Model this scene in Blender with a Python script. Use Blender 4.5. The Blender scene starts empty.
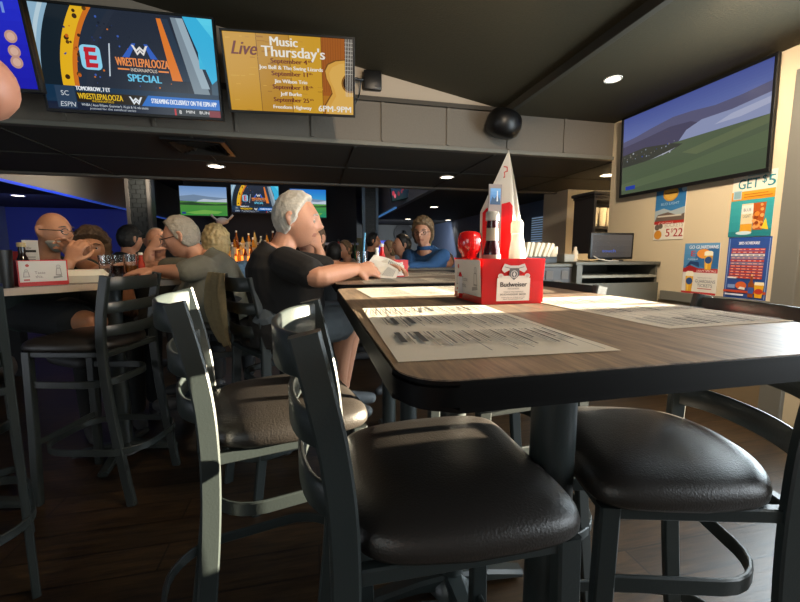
import bpy, bmesh, math, random
from mathutils import Vector, Matrix, Euler, noise
random.seed(7)
C = bpy.context.scene.collection
PI = math.pi
V = Vector

# ------------------------------------------------------------------ camera
CAMZ = 1.187
FPX, VPX, VPY = 390.0, 311.0, 253.0
_d = V((VPX-400, -(VPY-301), FPX)).normalized()
_p = math.atan(48/FPX)
_u = V((0, math.cos(_p), -math.sin(_p))); _u = (_u-_d*_u.dot(_d)).normalized()
_r = _u.cross(_d)
RM = Matrix((_r, _d, _u))                       # camera axes -> world
def ray(x, y): return RM @ V((x-400, -(y-301), FPX))
def atz(x, y, z):
    r = ray(x, y); r = r*((z-CAMZ)/r.z); return V((r.x, r.y, z))
def aty(x, y, Y):
    r = ray(x, y); r = r*(Y/r.y); return V((r.x, r.y, r.z+CAMZ))
cam = bpy.data.objects.new('camera', bpy.data.cameras.new('camera')); C.objects.link(cam)
cm = RM.copy(); cx, cy, cz = cm.col[0], cm.col[1], cm.col[2]
cam.matrix_world = Matrix.Translation((0, 0, CAMZ)) @ Matrix((cx, cy, -cz)).transposed().to_4x4()
cam.data.lens = 36*FPX/800; cam.data.sensor_width = 36; cam.data.sensor_fit = 'HORIZONTAL'
cam.data.clip_start = .01
S = bpy.context.scene
S.camera = cam
# ------------------------------------------------------------------ world, sun, windows, exposure
w = bpy.data.worlds.new('world'); S.world = w; w.use_nodes = True
w.node_tree.nodes['Background'].inputs[0].default_value = (.85, .80, .72, 1)
w.node_tree.nodes['Background'].inputs[1].default_value = .16
def lamp(name, kind, loc, energy, col=(1, 1, 1), target=None, **kw):
    l = bpy.data.lights.new(name, kind); l.energy = energy; l.color = col
    for k, v in kw.items(): setattr(l, k, v)
    o = bpy.data.objects.new(name, l); C.objects.link(o); o.location = loc
    if target is not None:
        o.rotation_euler = (V(target)-V(loc)).to_track_quat('-Z', 'Y').to_euler()
    return o
lamp('sun', 'SUN', (8, 1.2, 1.9), 85.0, (1, .86, .62), target=(0, 1.2, 1.9-8*math.tan(math.radians(5.6))), angle=.006)
lamp('door_daylight', 'AREA', (2.86, 1.20, 1.15), 115, (.78, .92, 1), target=(0, 1.1, .9), shape='RECTANGLE', size=1.1, size_y=1.9)
lamp('front_window_daylight', 'AREA', (2.85, -.9, 1.5), 70, (.85, .94, 1), target=(0, .6, 1.0), shape='RECTANGLE', size=1.6, size_y=1.5)
# bulbs and a wall washer of the same ceiling, out of frame; gable spot added
lamp('gable_fill', 'SPOT', (.9, 1.2, 2.5), 92, (1, .80, .58), target=(.8, 3.4, 2.6), spot_size=1.3, spot_blend=.8, shadow_soft_size=.08)  # unseen spot, added to brighten the gable
lamp('tv_wall_washer', 'SPOT', (1.9, 1.4, 2.40), 230, (1, .84, .64), target=(2.9, 2.6, 1.3), spot_size=1.9, spot_blend=.8, shadow_soft_size=.08)
lamp('table_bulb', 'SPOT', (1.2, .1, 2.40), 85, (1, .80, .56), target=(.5, 1.3, .9), spot_size=2.0, spot_blend=.8, shadow_soft_size=.08)
lamp('patron_bulb', 'SPOT', (.9, 1.0, 2.55), 70, (1, .76, .50), target=(-.2, 2.3, 1.1), spot_size=1.2, spot_blend=.8, shadow_soft_size=.08)
lamp('left_table_bulb', 'SPOT', (-.9, 1.9, 2.85), 45, (1, .74, .46), target=(-1.15, 2.75, 1.2), spot_size=.8, spot_blend=.8, shadow_soft_size=.08)
lamp('rear_window_daylight', 'AREA', (-2.2, -1.9, 1.5), 19, (.90, 1, .97), target=(-.2, 1.2, .9), shape='RECTANGLE', size=1.6, size_y=1.3)
S.view_settings.view_transform = 'Standard'; S.view_settings.look = 'None'
S.view_settings.exposure = 0; S.view_settings.gamma = 1
S.view_settings.use_curve_mapping = False

# ------------------------------------------------------------------ materials
def lin(c):
    return tuple((x/12.92 if x <= .04045 else ((x+.055)/1.055)**2.4) for x in c)
def rgb(h): return tuple(int(h[i:i+2], 16)/255 for i in (0, 2, 4))
_mc = {}
def mat(name, hexc, rough=.5, metal=0., bump=0., scale=60., var=0., emit=0., spec=.5, trans=0., alpha=1., coat=0., emitc=None, sss=0.):
    if name in _mc: return _mc[name]
    m = bpy.data.materials.new(name); m.use_nodes = True; _mc[name] = m
    nt = m.node_tree; b = nt.nodes['Principled BSDF']
    c = lin(rgb(hexc))+(1,)
    b.inputs['Base Color'].default_value = c
    b.inputs['Roughness'].default_value = rough; b.inputs['Metallic'].default_value = metal
    b.inputs['Specular IOR Level'].default_value = spec
    b.inputs['Transmission Weight'].default_value = trans
    b.inputs['Alpha'].default_value = alpha
    b.inputs['Coat Weight'].default_value = coat
    if emit:
        b.inputs['Emission Color'].default_value = lin(rgb(emitc or hexc))+(1,); b.inputs['Emission Strength'].default_value = emit
    if bump or var:
        tc = nt.nodes.new('ShaderNodeTexCoord'); n = nt.nodes.new('ShaderNodeTexNoise')
        n.inputs['Scale'].default_value = scale; n.inputs['Detail'].default_value = 4
        nt.links.new(tc.outputs['Object'], n.inputs['Vector'])
        if bump:
            bp = nt.nodes.new('ShaderNodeBump'); bp.inputs['Strength'].default_value = bump; bp.inputs['Distance'].default_value = .004
            nt.links.new(n.outputs['Fac'], bp.inputs['Height']); nt.links.new(bp.outputs['Normal'], b.inputs['Normal'])
        if var:
            mx = nt.nodes.new('ShaderNodeMix'); mx.data_type = 'RGBA'
            mx.inputs['A'].default_value = tuple(x*(1-var) for x in c[:3])+(1,)
            mx.inputs['B'].default_value = tuple(min(1, x*(1+var)) for x in c[:3])+(1,)
            nt.links.new(n.outputs['Fac'], mx.inputs['Factor']); nt.links.new(mx.outputs['Result'], b.inputs['Base Color'])
    return m
def wood(name, h1, h2, rough, stretch, scale=8., bump=.1, brick=None):
    m = bpy.data.materials.new(name); m.use_nodes = True; _mc[name] = m
    nt = m.node_tree; b = nt.nodes['Principled BSDF']; L = nt.links.new
    tc = nt.nodes.new('ShaderNodeTexCoord'); mp = nt.nodes.new('ShaderNodeMapping'); mp.inputs['Scale'].default_value = stretch
    n = nt.nodes.new('ShaderNodeTexNoise'); n.inputs['Scale'].default_value = scale; n.inputs['Detail'].default_value = 8; n.inputs['Roughness'].default_value = .65
    L(tc.outputs['Object'], mp.inputs['Vector']); L(mp.outputs['Vector'], n.inputs['Vector'])
    r = nt.nodes.new('ShaderNodeValToRGB'); r.color_ramp.elements[0].position = .36; r.color_ramp.elements[1].position = .66
    r.color_ramp.elements[0].color = lin(rgb(h1))+(1,); r.color_ramp.elements[1].color = lin(rgb(h2))+(1,)
    L(n.outputs['Fac'], r.inputs['Fac']); out = r.outputs['Color']; hgt = n.outputs['Fac']
    if brick:
        bt = nt.nodes.new('ShaderNodeTexBrick'); bt.inputs['Scale'].default_value = 1
        bt.inputs['Brick Width'].default_value = brick[0]; bt.inputs['Row Height'].default_value = brick[1]
        bt.inputs['Mortar Size'].default_value = .004; bt.inputs['Color1'].default_value = (1, 1, 1, 1); bt.inputs['Color2'].default_value = (.55, .55, .55, 1)
        bt.inputs['Mortar'].default_value = (.12, .1, .09, 1)
        L(tc.outputs['Object'], bt.inputs['Vector'])
        mx = nt.nodes.new('ShaderNodeMix'); mx.data_type = 'RGBA'; mx.blend_type = 'MULTIPLY'; mx.inputs['Factor'].default_value = 1
        L(out, mx.inputs['A']); L(bt.outputs['Color'], mx.inputs['B']); out = mx.outputs['Result']
    L(out, b.inputs['Base Color'])
    bp = nt.nodes.new('ShaderNodeBump'); bp.inputs['Strength'].default_value = bump; bp.inputs['Distance'].default_value = .003
    L(hgt, bp.inputs['Height']); L(bp.outputs['Normal'], b.inputs['Normal'])
    b.inputs['Roughness'].default_value = rough
    return m
M_floor = wood('floor_planks', '21160d', '46331f', .40, (1, 9, 1), 5, .25, (1.2, .15))
M_table = wood('table_laminate', '54463a', '8c765f', .44, (14, 1.2, 1), 7, .06)
M_edge = mat('table_edge_black', '050505', .5, spec=.12)
M_ceil = mat('ceiling_olive', '3d3622', .85, bump=.6, scale=90, var=.2)
M_ceil_low = mat('ceiling_dark', '36332c', .8, bump=.5, scale=90, var=.2)
M_bulk = mat('bulkhead_grey', '6a6257', .7, bump=.3, scale=70, var=.12)
M_cream = mat('cream_paint', 'cdbb9c', .75, bump=.1, scale=120, var=.03)
M_wedge = mat('beige_gable', 'a99a87', .8)
M_blackwall = mat('black_wall', '1a1a1c', .8)
M_bluewall = mat('slate_wall', '5f6c86', .8)
M_trim = mat('grey_trim', '6d6a60', .6)
M_metal = mat('black_metal', '262c2c', .36, .0, spec=.6, bump=.08, scale=200)
M_vinyl = mat('black_vinyl', '2a2623', .36, bump=.25, scale=260, spec=.5)
M_plastic = mat('black_plastic', '0b0b0c', .4)
M_white = mat('white_plastic', 'e6e2d8', .5)
M_paper = mat('menu_paper', 'e2dacb', .75)
M_ink = mat('menu_ink', '3a3632', .8)
M_lightdisc = mat('lamp_disc', 'fff0d0', .5, emit=6, emitc='fff0d8')

# ------------------------------------------------------------------ mesh helpers
def obj(name, bm, m, parent=None, smooth=None):
    me = bpy.data.meshes.new(name)
    bmesh.ops.recalc_face_normals(bm, faces=bm.faces)
    bm.to_mesh(me); bm.free()
    for x in (m if isinstance(m, (list, tuple)) else [m]): me.materials.append(x)
    if smooth is not None:
        me.shade_smooth()
        if smooth < 180: me.set_sharp_from_angle(angle=math.radians(smooth))
    o = bpy.data.objects.new(name, me); C.objects.link(o)
    if parent is not None: o.parent = parent
    return o
def tag(o, label, cat, group=None, kind=None):
    o['label'] = label; o['category'] = cat
    if group: o['group'] = group
    if kind: o['kind'] = kind
    return o
def thing(name, label, cat, loc=(0, 0, 0), rz=0, group=None):
    o = bpy.data.objects.new(name, None); C.objects.link(o); o.empty_display_size = .1
    o.location = loc; o.rotation_euler = (0, 0, rz)
    return tag(o, label, cat, group)
def struct(name, bm, m):
    o = obj(name, bm, m); o['kind'] = 'structure'; return o
def new(): return bmesh.new()
def box(bm, a, b, bev=0, mi=0):
    x0, y0, z0 = a; x1, y1, z1 = b
    vs = [bm.verts.new(p) for p in ((x0, y0, z0), (x1, y0, z0), (x1, y1, z0), (x0, y1, z0), (x0, y0, z1), (x1, y0, z1), (x1, y1, z1), (x0, y1, z1))]
    fs = [bm.faces.new([vs[i] for i in f]) for f in ((3, 2, 1, 0), (4, 5, 6, 7), (0, 1, 5, 4), (1, 2, 6, 5), (2, 3, 7, 6), (3, 0, 4, 7))]
    for f in fs: f.material_index = mi
    if bev:
        es = list({e for f in fs for e in f.edges})
        r = bmesh.ops.bevel(bm, geom=es, offset=bev, segments=2, affect='EDGES', profile=.5)
        for f in r['faces']: f.material_index = mi
    return bm
def B(a, b, bev=0): return box(new(), a, b, bev)
def prism(bm, poly, z0, z1, bev=0, mi=0):
    lo = [bm.verts.new((p[0], p[1], z0)) for p in poly]; hi = [bm.verts.new((p[0], p[1], z1)) for p in poly]
    n = len(poly); fs = [bm.faces.new(lo[::-1]), bm.faces.new(hi)]
    for i in range(n): fs.append(bm.faces.new((lo[i], lo[(i+1) % n], hi[(i+1) % n], hi[i])))
    for f in fs: f.material_index = mi
    if bev:
        es = list(fs[1].edges)+list(fs[0].edges)
        bmesh.ops.bevel(bm, geom=es, offset=bev, segments=2, affect='EDGES')
    return bm
def smoothpts(pts, n=6):
    P = [V(p) for p in pts]; out = []
    for i in range(len(P)-1):
        a = P[max(i-1, 0)]; b = P[i]; c = P[i+1]; d = P[min(i+2, len(P)-1)]
        for k in range(n):
            t = k/n
            out.append(.5*((2*b)+(c-a)*t+(2*a-5*b+4*c-d)*t*t+(3*b-a-3*c+d)*t**3))
    out.append(P[-1]); return out
def sweep(bm, pts, prof, up=(0, 0, 1), closed=False, mi=0):
    P = [V(p) for p in pts]; n = len(P); rings = []; up = V(up)
    for i in range(n):
        if closed: t = (P[(i+1) % n]-P[i-1]).normalized()
        else: t = (P[min(i+1, n-1)]-P[max(i-1, 0)]).normalized()
        s = t.cross(up)
        if s.length < 1e-4: s = t.orthogonal()
        s.normalize(); u = s.cross(t)
        pr = prof(i/(n-1)) if callable(prof) else prof
        rings.append([bm.verts.new(P[i]+s*a+u*b) for a, b in pr])
    k = len(rings[0])
    for i in range(n if closed else n-1):
        A, Bq = rings[i], rings[(i+1) % n]
        for j in range(k):
            f = bm.faces.new((A[j], A[(j+1) % k], Bq[(j+1) % k], Bq[j])); f.material_index = mi
    if not closed:
        bm.faces.new(rings[0][::-1]).material_index = mi; bm.faces.new(rings[-1]).material_index = mi
    return bm
def rect(a, b, c=.004):
    a /= 2; b /= 2
    return [(-a+c, -b), (a-c, -b), (a, -b+c), (a, b-c), (a-c, b), (-a+c, b), (-a, b-c), (-a, -b+c)]
def circ(r, n=12, r2=None):
    r2 = r2 or r
    return [(r*math.cos(2*PI*i/n), r2*math.sin(2*PI*i/n)) for i in range(n)]
def tube(bm, pts, r, n=12, up=(0, 0, 1), mi=0): return sweep(bm, pts, circ(r, n), up, mi=mi)
def lathe(bm, prof, c=(0, 0, 0), n=24, mi=0):
    c = V(c); rings = []
    for r, z in prof:
        if r < 1e-5: rings.append([bm.verts.new(c+V((0, 0, z)))])
        else: rings.append([bm.verts.new(c+V((r*math.cos(2*PI*i/n), r*math.sin(2*PI*i/n), z))) for i in range(n)])
    for A, Bq in zip(rings, rings[1:]):
        for j in range(n):
            q = [A[j % len(A)], A[(j+1) % len(A)], Bq[(j+1) % len(Bq)], Bq[j % len(Bq)]]
            q = list(dict.fromkeys(q))
            if len(q) > 2: bm.faces.new(q).material_index = mi
    for R in (rings[0], rings[-1]):
        if len(R) > 2: bm.faces.new(R).material_index = mi
    return bm
def ell(bm, c, r, rot=None, sub=3):
    res = bmesh.ops.create_icosphere(bm, subdivisions=sub, radius=1)
    mt = Matrix.Translation(c) @ (rot.to_4x4() if rot else Matrix()) @ Matrix.Diagonal((*r, 1))
    bmesh.ops.transform(bm, matrix=mt, verts=res['verts']); return bm
def rrect(w, d, r, n=6):
    out = []
    for cx, cy, a0 in ((w/2-r, d/2-r, 0), (-w/2+r, d/2-r, 90), (-w/2+r, -d/2+r, 180), (w/2-r, -d/2+r, 270)):
        for k in range(n+1):
            a = math.radians(a0+90*k/n); out.append((cx+r*math.cos(a), cy+r*math.sin(a)))
    return out
def dup(root, loc, rz, label, group=None, cat=None):
    r = root.copy(); C.objects.link(r); r.location = loc; r.rotation_euler = (0, 0, rz); r['label'] = label
    if group: r['group'] = group
    for ch in list(root.children):
        c = ch.copy(); C.objects.link(c); c.parent = r
        for g in ch.children:
            d = g.copy(); C.objects.link(d); d.parent = c
    return r

# ------------------------------------------------------------------ flat artwork (screens, posters, print)
_tc = {}
def textmesh(s):
    if s in _tc: return _tc[s]
    cu = bpy.data.curves.new('t', 'FONT'); cu.body = s; cu.resolution_u = 3
    o = bpy.data.objects.new('t', cu); C.objects.link(o)
    dg = bpy.context.evaluated_depsgraph_get(); ev = o.evaluated_get(dg); me = ev.to_mesh()
    vs = [tuple(v.co[:2]) for v in me.vertices]; fs = [tuple(p.vertices) for p in me.polygons]
    ev.to_mesh_clear(); bpy.data.objects.remove(o); bpy.data.curves.remove(cu)
    xs = [v[0] for v in vs] or [0]; x0, x1 = min(xs), max(xs)
    _tc[s] = ([((v[0]-x0), v[1]) for v in vs], fs, x1-x0); return _tc[s]
def clip01(P):
    for ax, lim, sg in ((0, 0, 1), (0, 1, -1), (1, 0, 1), (1, 1, -1)):
        o = []
        for i in range(len(P)):
            a, b = P[i-1], P[i]; da, db = sg*(a[ax]-lim), sg*(b[ax]-lim)
            if (da >= 0) != (db >= 0): t = da/(da-db); o.append((a[0]+(b[0]-a[0])*t, a[1]+(b[1]-a[1])*t))
            if db >= 0: o.append(b)
        P = o
        if len(P) < 3: return []
    return P
class Canvas:
    """polygons in (u right, v up); art faces local -y"""
    def __init__(self, emit=0., step=.00005, rough=.5):
        self.bm = new(); self.cols = []; self.emit = emit; self.k = 0; self.step = step; self.rough = rough
    def mi(self, c):
        if c not in self.cols: self.cols.append(c)
        return self.cols.index(c)
    def poly(self, pts, c):
        self.k += 1; y = -self.k*self.step
        f = self.bm.faces.new([self.bm.verts.new((p[0], y, p[1])) for p in pts]); f.material_index = self.mi(c)
    def rect(self, x0, z0, x1, z1, c): self.poly([(x0, z0), (x1, z0), (x1, z1), (x0, z1)], c)
    def disc(self, x, z, r, c, r2=None, n=24): self.poly([(x+r*math.cos(2*PI*i/n), z+(r2 or r)*math.sin(2*PI*i/n)) for i in range(n)], c)
    def grad(self, x0, z0, x1, z1, c0, c1, n=8):
        a, b = rgb(c0), rgb(c1)
        for i in range(n):
            t = (i+.5)/n; c = ''.join('%02x' % int(255*(p+(q-p)*t)) for p, q in zip(a, b))
            self.rect(x0, z0+(z1-z0)*i/n, x1, z0+(z1-z0)*(i+1)/n, c)
    def text(self, s, x, z, h, c, w=None, al='c', shear=0., bold=0.):
        vs, fs, tw = textmesh(s); sy = h/.72; sx = (w/tw) if w else sy
        W = tw*sx; ox = x-W/2 if al == 'c' else (x-W if al == 'r' else x)
        for dx in ([0] if not bold else [-bold, 0, bold]):
            self.k += 1; y = -self.k*self.step
            vv = [self.bm.verts.new((ox+dx+a*sx+b*sy*shear, y, z+b*sy)) for a, b in vs]; mi = self.mi(c)
            for f in fs:
                try: self.bm.faces.new([vv[i] for i in f]).material_index = mi
                except ValueError: pass
    def build(self, name, parent):
        ms = []
        for c in self.cols:
            if self.emit: ms.append(mat('glow_%s_%.2f' % (c, self.emit), '050505', .22, emit=self.emit, emitc=c))
            else: ms.append(mat('print_'+c, c, self.rough))
        me = bpy.data.meshes.new(name)
        self.bm.to_mesh(me); self.bm.free()
        for m in ms: me.materials.append(m)
        o = bpy.data.objects.new(name, me); C.objects.link(o); o.parent = parent; return o

# ================================================================== SETTING
struct('floor', B((-6, -2.2, -.06), (5.2, 13, 0)), M_floor)
# near ceiling: flat strip on the right, vault rising to the left of the crease
CR = 1.74
bm = new(); box(bm, (CR, -2.2, 2.432), (3.1, 3.4, 2.5)); struct('ceiling', bm, M_ceil)
bm = new(); prof = [(CR, 2.46), (-6, 2.46+.178*7.74), (-6, 2.56+.178*7.74), (CR, 2.56)]
lo = [bm.verts.new((x, -2.2, z)) for x, z in prof]; hi = [bm.verts.new((x, 3.45, z)) for x, z in prof]
bm.faces.new(lo); bm.faces.new(hi[::-1])
for i in range(4): bm.faces.new((lo[i], hi[i], hi[(i+1) % 4], lo[(i+1) % 4]))
o = struct('ceiling', bm, M_ceil)
struct('trim_1', B((CR-.03, -2.2, 2.405), (CR+.015, 3.4, 2.47), .004), mat('crease_trim', '3a362c', .7))
# gable above the bulkhead
bm = new(); prof = [(-6, 2.48), (1.76, 2.48), (1.76, 2.50), (-6, 2.46+.178*7.74)]
lo = [bm.verts.new((x, 3.39, z)) for x, z in prof]; hi = [bm.verts.new((x, 3.5, z)) for x, z in prof]
bm.faces.new(lo); bm.faces.new(hi[::-1])
for i in range(4): bm.faces.new((lo[i], hi[i], hi[(i+1) % 4], lo[(i+1) % 4]))
struct('wall_gable', bm, M_wedge)
# bulkhead with panel battens and lips
bm = new(); box(bm, (-6, 3.4, 2.10), (5.2, 3.5, 2.48))
for x in (-1.7, -1.12, -.54, .04, .62, 1.2, 1.78, 2.36): box(bm, (x-.012, 3.388, 2.13), (x+.012, 3.4, 2.44))
struct('wall_bulkhead', bm, M_bulk)
bm = new(); box(bm, (-6, 3.37, 2.44), (1.75, 3.4, 2.475)); struct('trim_2', bm, mat('dark_lip', '3d372e', .7))
bm = new(); box(bm, (-6, 3.375, 2.085), (2.9, 3.41, 2.118), .004); struct('trim_3', bm, M_trim)
# low ceiling behind the bulkhead
bm = new(); box(bm, (-6, 3.5, 2.10), (5.2, 5.4, 2.2))
for x in (-2.2, -.9, .4, 1.7, 3.0): box(bm, (x-.012, 3.5, 2.092), (x+.012, 5.4, 2.10))
box(bm, (-6, 4.35, 2.092), (5.2, 4.374, 2.10))
struct('ceiling', bm, M_ceil_low)
bm = new(); box(bm, (-6, 5.36, 2.075), (5.2, 5.44, 2.16), .004); struct('trim_4', bm, M_bulk)
# bays beyond: raised over the bar, low on both sides
struct('ceiling', B((-3.7, 5.44, 2.95), (1.7, 13, 3.05)), M_blackwall)
struct('ceiling', B((1.75, 5.44, 2.11), (5.2, 13, 2.2)), mat('ceiling_far', '2b2926', .8))
struct('ceiling', B((-6, 5.44, 2.11), (-3.75, 13, 2.2)), mat('ceiling_far', '2b2926', .8))
struct('wall_fascia', B((1.66, 5.44, 2.07), (1.75, 13, 2.95)), mat('fascia_grey', '6a6f78', .7))
struct('wall_fascia', B((-3.75, 5.44, 2.07), (-3.66, 13, 2.95)), mat('fascia_beige', '8c8377', .7))
M_blue = mat('blue_led_strip', '2040ff', .4, emit=2.2, emitc='2a55e8')
struct('trim_5', B((-3.655, 5.6, 2.05), (-3.62, 12.8, 2.08)), mat('blue_led_dim', '2040ff', .4, emit=.4, emitc='3a5cb8'))
struct('trim_6', B((1.62, 7.6, 2.05), (1.655, 11.5, 2.08)), mat('blue_led_pale', '3060c0', .4, emit=.45, emitc='4a88c8'))
struct('wall_back', B((-6, 12.9, 0), (5.2, 13, 3.1)), mat('far_wall', '848684', .8))
struct('wall_left', B((-6.1, -2.2, 0), (-6, 13, 4)), M_bluewall)
struct('wall_far_right', B((5.2, 3.4, 0), (5.3, 13, 3)), M_cream)
struct('wall_added_dark', B((-6, 4.4, 0), (-2.75, 4.5, 1.05)), M_blackwall)  # added black half wall, stands in for the dark beneath the left table
# blue-lit partition in the far left room
struct('wall_blue', B((-6, 9.6, 0), (-3.7, 9.7, 2.11)), mat('blue_paint', '3d4a8c', .8))
# right wall with the TV and posters, chair rail, dado
XR = 2.9
bm = new(); box(bm, (XR, 1.86, 0), (XR+.16, 3.4, 2.46)); struct('wall_right', bm, M_cream)
bm = new(); box(bm, (XR-.03, 1.9, .80), (XR, 2.72, .875), .004); struct('trim_7', bm, M_trim)
struct('baseboard_right', B((XR-.012, 1.9, 0), (XR, 2.75, .8)), mat('dado_tan', '7d6a50', .6, bump=.2, scale=30))
bm = new()
for z0, z1 in ((0, .05), (2.2, 2.46)): box(bm, (XR, .66, z0), (XR+.16, 1.86, z1))
box(bm, (XR+.04, .70, 1.52), (XR+.06, 1.80, 2.2)); box(bm, (XR, .70, .05), (XR+.1, 1.80, .78)); box(bm, (XR+.04, 1.38, .78), (XR+.1, 1.80, 1.52))  # unseen panels added in the opening to narrow the sun beam
struct('wall_right', bm, M_cream)
struct('wall_right', B((XR, -2.2, 0), (XR+.16, -1.75, 2.46)), M_cream)
bm = new(); box(bm, (XR, -1.75, 0), (XR+.16, -.05, .75)); box(bm, (XR, -1.75, 2.25), (XR+.16, -.05, 2.46)); struct('wall_right', bm, M_cream)
struct('wall_right', B((XR, -.05, 0), (XR+.16, .66, 2.46)), M_cream)
# grey door frame whose near-right upright shows at the edge of the picture
bm = new()
box(bm, (XR-.03, 1.78, 0), (XR+.1, 1.905, 2.28), .005); box(bm, (XR-.03, .62, 0), (XR+.1, .715, 2.28), .005); box(bm, (XR-.03, .715, 2.16), (XR+.1, 1.78, 2.28), .005)
struct('door_1', bm, mat('door_frame_grey', '6f6c64', .5))
# columns between the floor and the bays
def column(x0, x1, y0, y1, h, trimc):
    bm = new(); box(bm, (x0, y0, 0), (x1, y1, h))
    z = .0; k = 0
    while z < h-.09:
        off = .06 if k % 2 else 0
        x = x0-off
        while x < x1:
            a = max(x+.004, x0); b_ = min(x+.116, x1)
            if b_-a > .02: box(bm, (a, y0-.012, z+.004), (b_, y0, z+.066))
            x += .12
        z += .07; k += 1
    struct('wall_column', bm, mat('black_brick', '1c1e1d', .5))
    bm = new()
    for x in (x0-.025, x1-.02): box(bm, (x, y0-.035, 0), (x+.045, y0+.02, h))
    struct('trim_8', bm, trimc)
column(.93, 1.16, 7.0, 7.25, 2.95, mat('column_trim', '5f6e7c', .5))
column(-2.75, -2.46, 7.0, 7.25, 2.95, mat('column_trim_pale', '4a4540', .5))
# pier, white partition and window with blinds at the right rear
bm = new(); box(bm, (3.64, 5.1, 0), (5.2, 5.7, 2.11)); struct('wall_pier', bm, mat('pier_paint', 'bdb5a6', .75))
bm = new(); box(bm, (3.98, 5.7, 0), (4.1, 13, 2.11)); struct('wall_partition', bm, M_bluewall)
bm = new(); box(bm, (3.955, 5.86, 1.18), (3.985, 6.55, 1.82)); wn = struct('window_1', bm, mat('window_day', 'b8d0ea', .4, emit=.35, emitc='a8c4e0'))
bm = new()
for i in range(15): box(bm, (3.925, 5.86, 1.2+i*.041), (3.945, 6.55, 1.222+i*.041))
struct('window_blind', bm, mat('blind_slat', '5e7080', .6))

def downlight(x, y, z, label, energy=14, r=.075, size=2.0, col=(1, .78, .5), lit=True, group='recessed ceiling lights'):
    t = thing('recessed_light', label, 'ceiling light', (x, y, z), 0, None)
    bm = new(); lathe(bm, [(r, -.004), (r*1.22, -.006), (r*1.25, 0), (r, 0)], n=28); bmesh.ops.delete(bm, geom=[f for f in bm.faces if len(f.verts) > 4], context='FACES_ONLY')
    obj('trim_ring', bm, M_white, t, 40)
    bm = new(); lathe(bm, [(0, -.003), (r, -.003), (r, -.001), (0, -.001)], n=28); obj('lens', bm, M_lightdisc, t)
    if lit:
        l = lamp('recessed_bulb', 'SPOT', (0, 0, -.02), energy, col, spot_size=size, spot_blend=.6, shadow_soft_size=.06); l.parent = t
    return t
downlight(2.157, 2.573, 2.432, 'round recessed light in the ceiling in front of the wall-mounted golf TV', 26, r=.05)
downlight(1.625, 4.607, 2.095, 'recessed light in the low dark ceiling above and left of the tall white card', 34)
downlight(-.952, 4.576, 2.095, 'recessed light in the low dark ceiling beside the square air vent', 24)
downlight(3.43, 4.074, 2.095, 'recessed light close to the left end of the cream TV wall', 40)
for n, (px, py, lb) in enumerate(((434, 207, 'small far recessed light, highest of the three above the woman in blue'), (408, 219, 'small far recessed light just left of the head of the woman in blue'), (448, 220, 'small far recessed light just right of the head of the woman in blue'))):
    p = atz(px, py, 2.11); downlight(p.x, p.y, 2.109, lb, 10)
for px, py, lb in ((18, 195.5, 'highest far light in the left room ceiling'), (14, 208, 'far left-room light under the highest one'), (92, 213, 'far left-room light just above the curly haired woman'), (67, 217.5, 'far left-room light beside the face of the bald man in glasses')):
    p = atz(px, py, 2.11); downlight(min(p.x, -3.85), p.y, 2.109, lb, 5, lit=(px > 50))
lamp('bar_glow', 'AREA', (-.9, 7.2, 2.8), 10, (.75, .8, 1), target=(-.9, 7.2, 0), size=2.5)
lamp('fascia_fill', 'AREA', (-2.3, 6.6, 2.3), 22, (1, .9, .75), target=(-3.7, 6.6, 2.6), size=.6)  # added lamp without a fitting, lifts the left fascia
lamp('bar_warm', 'POINT', (-1.1, 7.6, 1.6), 3, (1, .6, .2), shadow_soft_size=.2)
lamp('blue_wash', 'AREA', (-4.8, 7.4, 2.0), 18, (.20, .26, 1), target=(-4.9, 9.6, 1.3), size=1.6)
lamp('blue_wash_side', 'AREA', (-4.4, 5.0, 2.0), 16, (.30, .34, 1), target=(-6, 6, 1.3), size=1.4)
lamp('far_room_wash', 'AREA', (2.9, 10.8, 2.05), 40, (.85, .92, 1), target=(2.9, 12.5, 1.2), size=2)

# vent, speaker, little bracket box
t = thing('air_vent', 'square dark louvred air vent in the low ceiling under the wrestling TV', 'vent', (-.90, 3.78, 2.098))
bm = new()
for a, b in (((-.24, -.24), (.24, -.2)), ((-.24, .2), (.24, .24)), ((-.24, -.2), (-.2, .2)), ((.2, -.2), (.24, .2))): box(bm, (a[0], a[1], -.02), (b[0], b[1], 0))
obj('frame', bm, M_plastic, t)
for i in range(4):
    bm = new(); s = .19-.045*i
    for sx, sy in ((1, 0), (-1, 0), (0, 1), (0, -1)):
        if sx: vs = [(sx*s, -s, -.03), (sx*s, s, -.03), (sx*(s-.03), s-.03, -.004), (sx*(s-.03), -s+.03, -.004)]
        else: vs = [(-s, sy*s, -.03), (s, sy*s, -.03), (s-.03, sy*(s-.03), -.004), (-s+.03, sy*(s-.03), -.004)]
        bm.faces.new([bm.verts.new(v) for v in vs])
    bmesh.ops.solidify(bm, geom=list(bm.faces), thickness=.004)
    obj('louver', bm, mat('vent_grey', '4a4742', .5), t)
t = thing('speaker', 'black rounded loudspeaker hanging at the tip of the beige gable', 'speaker', (1.66, 3.26, 2.30))
bm = new(); prof = []
for i in range(13):
    a = -PI/2+PI*i/12; prof.append((max(.001, .155*abs(math.cos(a))**.55) if 0 < i < 12 else 0, .115*math.sin(a)))
lathe(bm, [(r, z) for r, z in prof], n=32); bmesh.ops.rotate(bm, cent=(0, 0, 0), matrix=Matrix.Rotation(math.radians(14), 3, 'Y') @ Matrix.Rotation(math.radians(12), 3, 'X'), verts=bm.verts); obj('body', bm, M_plastic, t, 60)
bm = new(); tube(bm, [(0, .0, .10), (0, .07, .13), (0, .135, .14)], .016); obj('bracket', bm, M_plastic, t, 60)
t = thing('junction_box', 'small black box mounted on the beige gable beside the music TV', 'box', (.53, 3.39, 2.59))
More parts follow.
